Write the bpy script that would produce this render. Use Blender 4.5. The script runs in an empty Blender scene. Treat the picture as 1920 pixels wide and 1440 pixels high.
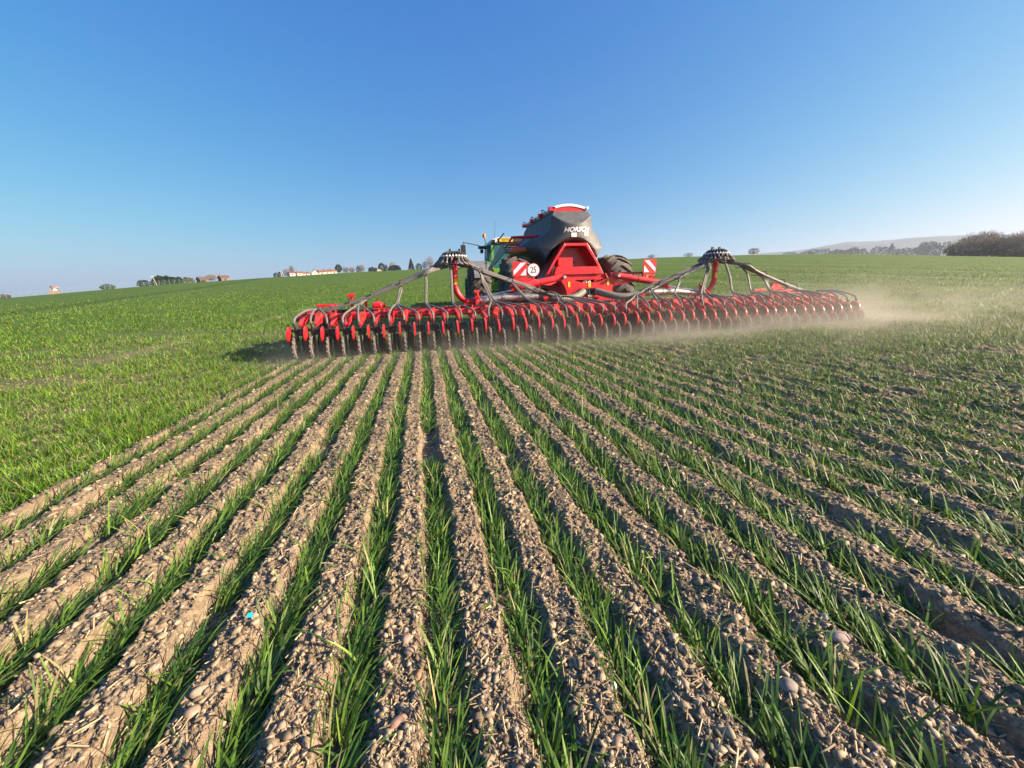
import bpy, bmesh, math, random
import numpy as np
from mathutils import Vector, Matrix
R_ = math.radians
S = bpy.context.scene
COL = S.collection
rng = np.random.default_rng(7)
random.seed(5)

# ------------------------------------------------------------------ camera
CAM_H = 1.08
cam_d = bpy.data.cameras.new('camera')
cam_d.sensor_width = 36.0
cam_d.lens = 724.914 / 1920 * 36.0
cam_d.clip_start = 0.02
cam_d.clip_end = 30000
cam = bpy.data.objects.new('camera', cam_d)
COL.objects.link(cam)
M3 = Matrix(((0.9743960495, 0.0859761220, -0.2077509210),
             (-0.2222602040, 0.2287972689, -0.9477616850),
             (-0.0339520309, 0.9696700038, 0.2420482254)))
cam.matrix_world = Matrix.Translation((0, 0, CAM_H)) @ M3.to_4x4()
S.camera = cam

# ------------------------------------------------------------------ sky, sun, exposure
SUN_AZ, SUN_EL = 113.0, 22.5          # degrees, clockwise from +Y ; elevation
W = bpy.data.worlds.new('World')
S.world = W
W.use_nodes = True
nt = W.node_tree
nt.nodes.clear()
sky = nt.nodes.new('ShaderNodeTexSky')
sky.sky_type = 'NISHITA'
sky.sun_disc = False
sky.sun_elevation = R_(SUN_EL)
sky.sun_rotation = R_(SUN_AZ)
sky.altitude = 60
sky.air_density = 1.0
sky.dust_density = 1.7
sky.ozone_density = 6.0
bg = nt.nodes.new('ShaderNodeBackground')
bg.inputs['Strength'].default_value = 0.067
wo = nt.nodes.new('ShaderNodeOutputWorld')
# the clear spring sky as a phone renders it: red falls off faster towards the zenith than blue
sepc = nt.nodes.new('ShaderNodeSeparateColor')
comb = nt.nodes.new('ShaderNodeCombineColor')
nt.links.new(sky.outputs[0], sepc.inputs[0])
for k, (gain, power) in enumerate(((0.47, 1.70), (1.08, 0.95), (2.66, 0.38))):
    pw = nt.nodes.new('ShaderNodeMath'); pw.operation = 'POWER'; pw.inputs[1].default_value = power
    ml = nt.nodes.new('ShaderNodeMath'); ml.operation = 'MULTIPLY'; ml.inputs[1].default_value = gain
    nt.links.new(sepc.outputs[k], pw.inputs[0]); nt.links.new(pw.outputs[0], ml.inputs[0]); nt.links.new(ml.outputs[0], comb.inputs[k])
nt.links.new(comb.outputs[0], bg.inputs[0])
nt.links.new(bg.outputs[0], wo.inputs[0])

sd = bpy.data.lights.new('sun', 'SUN')
sd.energy = 5.0
sd.angle = R_(0.5)
sd.color = (1.0, 0.895, 0.70)
sun = bpy.data.objects.new('sun', sd)
COL.objects.link(sun)
sv = Vector((math.sin(R_(SUN_AZ)) * math.cos(R_(SUN_EL)), math.cos(R_(SUN_AZ)) * math.cos(R_(SUN_EL)), math.sin(R_(SUN_EL))))
sun.rotation_euler = sv.to_track_quat('Z', 'Y').to_euler()
sun.location = sv * 50

S.view_settings.view_transform = 'Standard'
S.view_settings.look = 'None'
S.view_settings.exposure = 1.32
S.view_settings.gamma = 1.0
S.cycles.max_bounces = 6
S.cycles.diffuse_bounces = 1
S.cycles.glossy_bounces = 2
S.cycles.transmission_bounces = 4
S.cycles.transparent_max_bounces = 12
S.cycles.volume_bounces = 0
S.cycles.volume_step_rate = 2.0
S.cycles.volume_max_steps = 128

# ------------------------------------------------------------------ material helpers
def nodes(m):
    m.use_nodes = True
    n = m.node_tree
    n.nodes.clear()
    return n

def N(n, t, **kw):
    x = n.nodes.new(t)
    for k, v in kw.items():
        if k in x.inputs.keys():
            x.inputs[k].default_value = v
        else:
            setattr(x, k, v)
    return x

def ramp(n, src, stops):
    r = n.nodes.new('ShaderNodeValToRGB')
    e = r.color_ramp.elements
    while len(e) < len(stops):
        e.new(0.5)
    for i, (p, c) in enumerate(stops):
        e[i].position = p
        e[i].color = (*c, 1) if len(c) == 3 else c
    n.links.new(src, r.inputs[0])
    return r.outputs[0]

def mixc(n, fac, a, b, blend='MIX'):
    m = n.nodes.new('ShaderNodeMix')
    m.data_type = 'RGBA'
    m.blend_type = blend
    for sock, v in ((m.inputs[0], fac), (m.inputs[6], a), (m.inputs[7], b)):
        if hasattr(v, 'is_output'):
            n.links.new(v, sock)
        elif isinstance(v, (int, float)):
            sock.default_value = v
        else:
            sock.default_value = (*v, 1)
    return m.outputs[2]

def noise(n, vec, scale, detail=4, rough=0.55, out=0):
    t = n.nodes.new('ShaderNodeTexNoise')
    t.inputs['Scale'].default_value = scale
    t.inputs['Detail'].default_value = detail
    t.inputs['Roughness'].default_value = rough
    if vec is not None:
        n.links.new(vec, t.inputs['Vector'])
    return t.outputs[out]

def surf(name, col, rough=0.5, metal=0.0, dust=0.0, dust_col=(0.30, 0.235, 0.16), var=0.12, scale=6.0, bump=0.0, bscale=40, coat=0.0):
    """painted / rubber / metal surface with mottled colour and patches of field dust"""
    m = bpy.data.materials.new(name)
    n = nodes(m)
    tc = N(n, 'ShaderNodeTexCoord')
    geo = N(n, 'ShaderNodeNewGeometry')
    p = geo.outputs['Position']
    f1 = noise(n, p, scale, 5)
    lo = tuple(c * (1 - var) for c in col)
    hi = tuple(min(1, c * (1 + var)) for c in col)
    c = ramp(n, f1, [(0.3, lo), (0.7, hi)])
    if dust > 0:
        f2 = noise(n, p, scale * 1.7, 6, 0.7)
        d = ramp(n, f2, [(0.62 - dust * 0.45, (0, 0, 0)), (0.85 - dust * 0.25, (1, 1, 1))])
        mm = n.nodes.new('ShaderNodeMath'); mm.operation = 'MULTIPLY'
        n.links.new(d, mm.inputs[0]); mm.inputs[1].default_value = min(1, dust * 1.3)
        c = mixc(n, mm.outputs[0], c, dust_col)
    if dust > 0:
        # settled dust lying on ledges and upper faces, broken up by noise
        sn = N(n, 'ShaderNodeSeparateXYZ'); n.links.new(geo.outputs['Normal'], sn.inputs[0])
        mz = N(n, 'ShaderNodeMapRange'); n.links.new(sn.outputs[2], mz.inputs[0])
        mz.inputs[1].default_value = 0.35; mz.inputs[2].default_value = 1.0; mz.inputs[4].default_value = min(0.75, dust * 1.6)
        f3 = ramp(n, noise(n, p, scale * 4, 5, 0.7), [(0.35, (0.25,) * 3), (0.65, (1, 1, 1))])
        mq = n.nodes.new('ShaderNodeMath'); mq.operation = 'MULTIPLY'
        n.links.new(mz.outputs[0], mq.inputs[0]); n.links.new(f3, mq.inputs[1])
        c = mixc(n, mq.outputs[0], c, dust_col)
    b = N(n, 'ShaderNodeBsdfPrincipled')
    n.links.new(c, b.inputs['Base Color'])
    rr = ramp(n, f1, [(0.2, (rough * 0.8,) * 3), (0.8, (min(1, rough * 1.25 + dust * 0.2),) * 3)])
    n.links.new(rr, b.inputs['Roughness'])
    b.inputs['Metallic'].default_value = metal
    b.inputs['Coat Weight'].default_value = coat
    if bump > 0:
        bp = N(n, 'ShaderNodeBump')
        bp.inputs['Strength'].default_value = bump
        bp.inputs['Distance'].default_value = 0.01
        n.links.new(noise(n, p, bscale, 3), bp.inputs['Height'])
        n.links.new(bp.outputs[0], b.inputs['Normal'])
    o = N(n, 'ShaderNodeOutputMaterial')
    n.links.new(b.outputs[0], o.inputs[0])
    return m

MT = {}
MT['red'] = surf('red_paint', (0.56, 0.010, 0.020), 0.36, dust=0.22, var=0.14, coat=0.2, scale=8)
MT['reddust'] = surf('dusty_red_paint', (0.50, 0.013, 0.020), 0.45, dust=0.42, var=0.15, scale=12)
MT['guard_shade'] = surf('guard_shade_dark', (0.050, 0.014, 0.013), 0.7, dust=0.3, dust_col=(0.085, 0.06, 0.045), scale=20)  # near-black red: shade of the guard's left face put into the colour
MT['dirtyred'] = surf('soiled_red_paint', (0.42, 0.010, 0.016), 0.5, dust=0.28, dust_col=(0.16, 0.09, 0.06), var=0.2, scale=16)
MT['black'] = surf('black_steel', (0.022, 0.022, 0.024), 0.5, dust=0.18)
MT['rubberhose'] = surf('dusty_hose_rubber', (0.13, 0.125, 0.112), 0.5, dust=0.25, dust_col=(0.30, 0.27, 0.22), scale=11)
MT['bighose'] = surf('grey_ribbed_hose', (0.15, 0.15, 0.12), 0.5, dust=0.3, scale=7)
MT['tank'] = surf('tank_plastic', (0.065, 0.074, 0.080), 0.55, dust=0.25, dust_col=(0.26, 0.235, 0.19), var=0.18, scale=2.2, bump=0.05, bscale=120)
MT['tyre'] = surf('dusty_tyre', (0.045, 0.042, 0.04), 0.8, dust=0.45, dust_col=(0.27, 0.21, 0.15), var=0.25, scale=5)
MT['tread'] = surf('dusty_tread', (0.06, 0.053, 0.045), 0.85, dust=0.45, dust_col=(0.26, 0.21, 0.15), var=0.25, scale=5)
MT['steel'] = surf('galvanised_pipe', (0.62, 0.60, 0.55), 0.28, metal=0.75, dust=0.2, scale=5)
MT['chrome'] = surf('bright_rod', (0.75, 0.75, 0.77), 0.12, metal=1.0)
MT['white'] = surf('white_plastic', (0.80, 0.80, 0.78), 0.45, dust=0.06)
MT['yellow'] = surf('yellow_reflector', (0.85, 0.50, 0.02), 0.4)
MT['plate'] = surf('yellow_plate', (0.80, 0.52, 0.015), 0.4)
MT['signwhite'] = surf('sign_white', (0.78, 0.78, 0.78), 0.35, dust=0.05)
MT['signred'] = surf('sign_red', (0.62, 0.02, 0.03), 0.35, dust=0.08)
MT['ink'] = surf('sign_ink', (0.02, 0.02, 0.02), 0.6)
MT['letter'] = surf('white_lettering', (0.82, 0.82, 0.80), 0.5)
MT['rimdust'] = surf('soil_dusted_iron', (0.16, 0.145, 0.12), 0.75, dust=0.4, dust_col=(0.36, 0.31, 0.24), scale=30)
MT['disc'] = surf('dark_disc_steel', (0.035, 0.032, 0.030), 0.6, metal=0.3, dust=0.35, scale=18)
MT['green'] = surf('green_paint', (0.10, 0.26, 0.02), 0.35, dust=0.08)
MT['grey'] = surf('grey_panel', (0.16, 0.17, 0.18), 0.5, dust=0.1)
MT['orange'] = surf('orange_lens', (0.75, 0.22, 0.05), 0.3)
MT['redlens'] = surf('red_lens', (0.5, 0.03, 0.02), 0.3)
MT['lamp'] = surf('lamp_glass', (0.85, 0.85, 0.82), 0.2)
MT['blue'] = surf('blue_plastic', (0.01, 0.45, 0.62), 0.4)

def mat_glass():
    m = bpy.data.materials.new('cab_glass')
    n = nodes(m)
    b = N(n, 'ShaderNodeBsdfPrincipled')
    b.inputs['Base Color'].default_value = (0.10, 0.28, 0.28, 1)
    b.inputs['Roughness'].default_value = 0.05
    t = N(n, 'ShaderNodeBsdfTransparent')
    t.inputs[0].default_value = (0.40, 0.62, 0.62, 1)
    mx = N(n, 'ShaderNodeMixShader')
    mx.inputs[0].default_value = 0.35
    n.links.new(t.outputs[0], mx.inputs[1]); n.links.new(b.outputs[0], mx.inputs[2])
    o = N(n, 'ShaderNodeOutputMaterial')
    n.links.new(mx.outputs[0], o.inputs[0])
    return m
MT['glass'] = mat_glass()

def mat_attr(name, rough=0.7, transl=0.0, noise_amt=0.15, nscale=60, spec=0.3):
    """colour comes from the mesh's own per-element natural colour variation"""
    m = bpy.data.materials.new(name)
    n = nodes(m)
    a = N(n, 'ShaderNodeAttribute', attribute_name='Col')
    geo = N(n, 'ShaderNodeNewGeometry')
    f = noise(n, geo.outputs['Position'], nscale, 3)
    c = ramp(n, f, [(0.3, (1 - noise_amt,) * 3), (0.7, (1 + noise_amt,) * 3)])
    c = mixc(n, 1.0, a.outputs['Color'], c, 'MULTIPLY')
    b = N(n, 'ShaderNodeBsdfPrincipled')
    b.inputs['Roughness'].default_value = rough
    b.inputs['Specular IOR Level'].default_value = spec
    n.links.new(c, b.inputs['Base Color'])
    o = N(n, 'ShaderNodeOutputMaterial')
    if transl > 0:
        t = N(n, 'ShaderNodeBsdfTranslucent')
        c2 = mixc(n, 1.0, c, (1.25, 1.3, 0.6), 'MULTIPLY')
        n.links.new(c2, t.inputs[0])
        mx = N(n, 'ShaderNodeMixShader')
        mx.inputs[0].default_value = transl
        n.links.new(b.outputs[0], mx.inputs[1]); n.links.new(t.outputs[0], mx.inputs[2])
        n.links.new(mx.outputs[0], o.inputs[0])
    else:
        n.links.new(b.outputs[0], o.inputs[0])
    return m
MT['blade'] = mat_attr('cereal_leaf', 0.52, 0.20, 0.15, 30, 0.32)
MT['stone'] = mat_attr('pebble', 0.65, 0, 0.25, 90, 0.35)
MT['straw'] = mat_attr('dry_straw', 0.6, 0, 0.1, 60, 0.3)
MT['leafcrown'] = mat_attr('tree_foliage', 0.8, 0.0, 0.15, 1.2)
MT['twig'] = mat_attr('bare_twigs', 0.85, 0, 0.15, 1.0)
MT['roof'] = surf('clay_tiles', (0.20, 0.085, 0.06), 0.8, var=0.3, scale=0.8)
MT['roofbrown'] = surf('brown_tiles', (0.13, 0.095, 0.08), 0.85, var=0.2, scale=0.8)
MT['wall'] = surf('pale_render', (0.58, 0.53, 0.44), 0.8, var=0.08, scale=0.5)
MT['brick'] = surf('brown_brick', (0.20, 0.13, 0.105), 0.85, var=0.2, scale=0.7)
MT['window'] = surf('dark_window', (0.04, 0.045, 0.05), 0.2)
MT['pale'] = surf('pale_metal', (0.55, 0.60, 0.58), 0.6)
MT['fence'] = surf('green_wire', (0.17, 0.27, 0.25), 0.7)
MT['wood'] = surf('weathered_pole', (0.42, 0.34, 0.24), 0.8)

# ------------------------------------------------------------------ object helpers
def tag(o, label=None, cat=None, group=None, kind=None):
    if label: o['label'] = label
    if cat: o['category'] = cat
    if group: o['group'] = group
    if kind: o['kind'] = kind
    return o

def empty(name, loc, rot=(0, 0, 0), parent=None):
    o = bpy.data.objects.new(name, None)
    o.empty_display_size = 0.3
    COL.objects.link(o)
    o.location = loc
    o.rotation_euler = rot
    if parent: o.parent = parent
    return o

def link(name, me, mat, parent=None, loc=(0, 0, 0)):
    o = bpy.data.objects.new(name, me)
    if mat is not None and not me.materials:
        me.materials.append(mat)
    COL.objects.link(o)
    o.location = loc
    if parent is not None: o.parent = parent
    return o

def np_mesh(name, verts, faces, mat, smooth=False, cols=None, parent=None):
    """verts (n,3) ; faces (m,k) all the same k"""
    me = bpy.data.meshes.new(name)
    verts = np.asarray(verts, dtype=np.float32)
    faces = np.asarray(faces, dtype=np.int32)
    me.vertices.add(len(verts))
    me.vertices.foreach_set('co', verts.ravel())
    k = faces.shape[1]
    me.loops.add(faces.size)
    me.loops.foreach_set('vertex_index', faces.ravel())
    me.polygons.add(len(faces))
    me.polygons.foreach_set('loop_start', np.arange(0, faces.size, k, dtype=np.int32))
    me.update(calc_edges=True)
    if smooth:
        me.polygons.foreach_set('use_smooth', np.ones(len(faces), dtype=bool))
    if cols is not None:
        ca = me.color_attributes.new('Col', 'FLOAT_COLOR', 'POINT')
        c4 = np.ones((len(verts), 4), dtype=np.float32)
        c4[:, :3] = cols
        ca.data.foreach_set('color', c4.ravel())
    return link(name, me, mat, parent)

class MB:
    """collects simple solids, links them as ONE mesh object; base = world point of the parent's origin"""
    def __init__(self, base=(0, 0, 0)):
        self.v = []; self.f = []; self.s = []; self.base = Vector(base)
    def add(self, vs, fs, smooth=False):
        k = len(self.v)
        self.v += [Vector(p) - self.base for p in vs]
        self.f += [[i + k for i in f] for f in fs]
        self.s += [smooth] * len(fs)
    def box(self, x0, x1, y0, y1, z0, z1):
        vs = [(x, y, z) for x in (x0, x1) for y in (y0, y1) for z in (z0, z1)]
        self.add(vs, [(0, 1, 3, 2), (4, 6, 7, 5), (0, 4, 5, 1), (2, 3, 7, 6), (0, 2, 6, 4), (1, 5, 7, 3)])
    def bar(self, a, b, w, h, w2=None, h2=None, up=(0, 0, 1)):
        a, b = Vector(a), Vector(b)
        d = (b - a).normalized()
        u = Vector(up)
        if abs(d.dot(u)) > 0.98: u = Vector((0, 1, 0))
        s = d.cross(u).normalized(); u = s.cross(d)
        w2 = w if w2 is None else w2; h2 = h if h2 is None else h2
        vs = []
        for p, ww, hh in ((a, w, h), (b, w2, h2)):
            for i, j in ((-1, -1), (1, -1), (1, 1), (-1, 1)):
                vs.append(p + s * (i * ww / 2) + u * (j * hh / 2))
        self.add(vs, [(0, 3, 2, 1), (4, 5, 6, 7), (0, 1, 5, 4), (1, 2, 6, 5), (2, 3, 7, 6), (3, 0, 4, 7)])
    def tube(self, pts, r, n=8, cap=True):
        pts = [Vector(p) for p in pts]
        rs = r if isinstance(r, (list, tuple)) else [r] * len(pts)
        vs = []; fs = []
        prev = None
        for i, p in enumerate(pts):
            t = (pts[min(i + 1, len(pts) - 1)] - pts[max(i - 1, 0)])
            t = t.normalized() if t.length > 1e-9 else Vector((0, 0, 1))
            if prev is None:
                u = Vector((0, 0, 1)) if abs(t.z) < 0.9 else Vector((1, 0, 0))
                s = t.cross(u).normalized()
            else:
                s = (prev - t * prev.dot(t)).normalized()
            prev = s
            u = t.cross(s)
            for k in range(n):
                a = 2 * math.pi * k / n
                vs.append(p + (s * math.cos(a) + u * math.sin(a)) * rs[i])
        for i in range(len(pts) - 1):
            for k in range(n):
                a = i * n + k; b = i * n + (k + 1) % n
                fs.append((a, b, b + n, a + n))
        if cap:
            fs.append(tuple(range(n))[::-1]); fs.append(tuple(range((len(pts) - 1) * n, len(pts) * n)))
        self.add(vs, fs, True)
    def prism(self, poly, axis, a0, a1):
        """poly: list of 2D points; extruded along axis from a0 to a1. axis 'x': poly=(y,z); 'y': (x,z); 'z': (x,y)"""
        n = len(poly); vs = []
        for a in (a0, a1):
            for p in poly:
                vs.append({'x': (a, p[0], p[1]), 'y': (p[0], a, p[1]), 'z': (p[0], p[1], a)}[axis])
        fs = [tuple(range(n)), tuple(range(2 * n - 1, n - 1, -1))]
        for i in range(n):
            j = (i + 1) % n
            fs.append((i, i + n, j + n, j))
        self.add(vs, fs)
    def lathe(self, prof, c, axis='x', n=32, smooth=True):
        """prof: list of (a along axis, r)"""
        c = Vector(c); vs = []; fs = []
        for a, r in prof:
            for k in range(n):
                t = 2 * math.pi * k / n
                if axis == 'x': q = Vector((a, r * math.cos(t), r * math.sin(t)))
                elif axis == 'y': q = Vector((r * math.cos(t), a, r * math.sin(t)))
                else: q = Vector((r * math.cos(t), r * math.sin(t), a))
                vs.append(c + q)
        for i in range(len(prof) - 1):
            for k in range(n):
                fs.append((i * n + k, i * n + (k + 1) % n, (i + 1) * n + (k + 1) % n, (i + 1) * n + k))
        fs.append(tuple(range(n))[::-1]); fs.append(tuple(range((len(prof) - 1) * n, len(prof) * n)))
        self.add(vs, fs, smooth)
    def build(self, name, mat, parent=None, loc=(0, 0, 0), bevel=0.0):
        me = bpy.data.meshes.new(name)
        me.from_pydata([tuple(p) for p in self.v], [], self.f)
        me.polygons.foreach_set('use_smooth', self.s)
        bm = bmesh.new(); bm.from_mesh(me)
        bmesh.ops.recalc_face_normals(bm, faces=bm.faces)
        bm.to_mesh(me); bm.free()
        if any(self.s):
            for e in me.edges: pass
            try: me.set_sharp_from_angle(angle=R_(38))
            except Exception: pass
        o = link(name, me, mat, parent, loc)
        if bevel > 0:
            b = o.modifiers.new('bevel', 'BEVEL')
            b.width = bevel; b.segments = 2; b.limit_method = 'ANGLE'; b.angle_limit = R_(35)
        return o

def catmull(P, n=6):
    P = [Vector(p) for p in P]
    Q = [P[0] * 2 - P[1]] + P + [P[-1] * 2 - P[-2]]
    out = []
    for i in range(1, len(Q) - 2):
        for k in range(n):
            t = k / n
            a, b, c, d = Q[i - 1], Q[i], Q[i + 1], Q[i + 2]
            out.append(0.5 * ((2 * b) + (c - a) * t + (2 * a - 5 * b + 4 * c - d) * t * t + (3 * b - a - 3 * c + d) * t ** 3))
    out.append(P[-1])
    return out

# ------------------------------------------------------------------ noise
def h32(ix, iy, seed):
    h = (ix.astype(np.int64) * 374761393 + iy.astype(np.int64) * 668265263 + seed * 1442695041) & 0xffffffff
    h = ((h ^ (h >> 13)) * 1274126177) & 0xffffffff
    h = (h ^ (h >> 16)) & 0xffffff
    return h / float(0xffffff)

def vn(x, y, seed=0):
    xi = np.floor(x); yi = np.floor(y)
    fx = x - xi; fy = y - yi
    fx = fx * fx * (3 - 2 * fx); fy = fy * fy * (3 - 2 * fy)
    a = h32(xi, yi, seed); b = h32(xi + 1, yi, seed); c = h32(xi, yi + 1, seed); d = h32(xi + 1, yi + 1, seed)
    return (a + (b - a) * fx) * (1 - fy) + (c + (d - c) * fx) * fy

def fbm(x, y, o=4, seed=0):
    s = 0; a = 0.5; t = 0
    for i in range(o):
        s = s + a * vn(x * 2 ** i + 17.3 * i, y * 2 ** i - 9.1 * i, seed + i); t += a; a *= 0.5
    return s / t

# ------------------------------------------------------------------ terrain
ROW0, SP = -0.03, 0.25
BAR_Y = 7.0
WX0, WX1 = -2.2, 9.85                       # the drilled strip
AZ = np.array([-180, -120, -80, -60, -50, -39.5, -29, -19.7, -9.4, 6.9, 20, 32.5, 43, 52.9, 60, 64.5, 80, 120, 180.])
EL = np.array([0.8, 0.6, 0.2, 0.2, 0.35, 0.58, 1.52, 2.11, 2.65, 3.05, 3.22, 3.2, 2.88, 2.26, 1.52, 1.06, 0.6, 0.6, 0.8])
RC = 150.0
def el_at(az):
    return np.interp(az, AZ, EL)
def smooth01(t):
    t = np.clip(t, 0, 1); return t * t * (3 - 2 * t)
def worked(x, y):
    e = 0.12
    return smooth01((x - WX0) / e + 0.5) * smooth01((WX1 - x) / e + 0.5) * smooth01((BAR_Y + 0.35 - y) / 0.5)
def macro(x, y):
    r = np.hypot(x, y) + 1e-9
    az = np.degrees(np.arctan2(x, y))
    te = np.tan(np.radians(el_at(az)))
    t = (RC * te + CAM_H) / ((RC - 7) ** 2 / (RC + 19))
    q = np.clip(r, 7, RC) - 7
    z = t * q * q / (q + 26)
    z = z + np.clip(r - RC, 0, 500) * te * 0.90 + np.clip(r - 650, 0, 1e5) * 0.0
    return z - np.clip(r - 650, 0, 2000) * 0.004
def tone(x, y):
    """tramlines and bands in the standing crop: -1 darker, thicker growth .. +1 thin, pale strip"""
    x = np.asarray(x, dtype=float); y = np.asarray(y, dtype=float)
    t = np.zeros_like(x)
    br = 0.5 + 0.8 * (fbm(x * 0.25, y * 0.12, 3, 141) - 0.35)
    d = x - np.interp(y, [0, 34, 51, 111, 150, 300], [-22, -27, -31, -40.5, -48, -70])
    t = t - 0.9 * np.exp(-((d + 1.5) / 2.2) ** 2) + 0.7 * np.exp(-((d - 1.6) / 0.8) ** 2) * br
    for c, wd, am in ((-5.95, 0.22, 1.2), (-7.75, 0.16, 0.5)):
        e = x - c
        t = t + am * np.exp(-(e / wd) ** 2) * smooth01((y - 5) / 4) * (1 - smooth01((y - 18) / 14)) * smooth01((fbm(x * 0.8, y * 0.5, 3, 143) - 0.40) / 0.15)
    for k, c in enumerate((13.5, 22.5, 34, 46, 58, 71, 88)):
        e = x - (c - 0.16 * (y - 20))
        on = (x > 11)
        t = t + on * (0.75 * np.exp(-(e / (0.7 + 0.01 * c)) ** 2) * br - 0.5 * np.exp(-((e - 3.2) / 2.0) ** 2))
    return np.clip(t, -1, 1.2)
def ridge(x, y):
    """soil thrown up between the slots: 0 in the slot .. 1 on the ridge"""
    u = (x - ROW0) / SP + 0.10 * (fbm(x * 1.3 + 5, y * 1.6, 3, 91) - 0.5) * 2
    u = u + 0.16 * (fbm(x * 11, y * 13, 3, 93) - 0.5)
    u = u - np.floor(u + 0.5)
    left = smooth01((-u - 0.17) / 0.13)
    right = smooth01((u - 0.13) / 0.20)
    return np.maximum(left, right)
def ground(x, y, fine=True):
    x = np.asarray(x, dtype=float); y = np.asarray(y, dtype=float)
    z = macro(x, y)
    w = worked(x, y)
    z = z + (fbm(x * 0.5, y * 0.5, 3, 3) - 0.5) * 0.03 * np.clip(np.hypot(x, y), 0.3, 6) / 6
    amp = 0.048 * (0.75 + 0.5 * fbm(x * 2.0, y * 2.0, 2, 8))
    rg_ = smooth01((x - 1.8) / 2.5)
    z = z + w * amp * ridge(x, y) * (1 - 0.45 * rg_) + w * rg_ * 0.035 * (fbm(x * 3.1, y * 2.0, 3, 19) - 0.5)
    if fine:
        n1 = fbm(x * 9, y * 7, 4, 21)
        n2 = np.abs(fbm(x * 26, y * 22, 3, 33) - 0.5) * 2
        n3 = fbm(x * 95, y * 95, 2, 47); n4 = np.abs(fbm(x * 48 + 3, y * 44, 2, 61) - 0.5) * 2
        k = np.clip(1.3 - np.hypot(x, y) / 30, 0.15, 1)
        messy = 1 + 0.9 * smooth01((x - 1.5) / 2.5) * w
        z = z + ((n1 - 0.5) * 0.036 * (0.45 + 0.55 * w) * messy + n2 * 0.012 * messy * (0.4 + 0.6 * w) + (n3 - 0.5) * 0.011 - n4 * 0.010) * k
    return z

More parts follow.
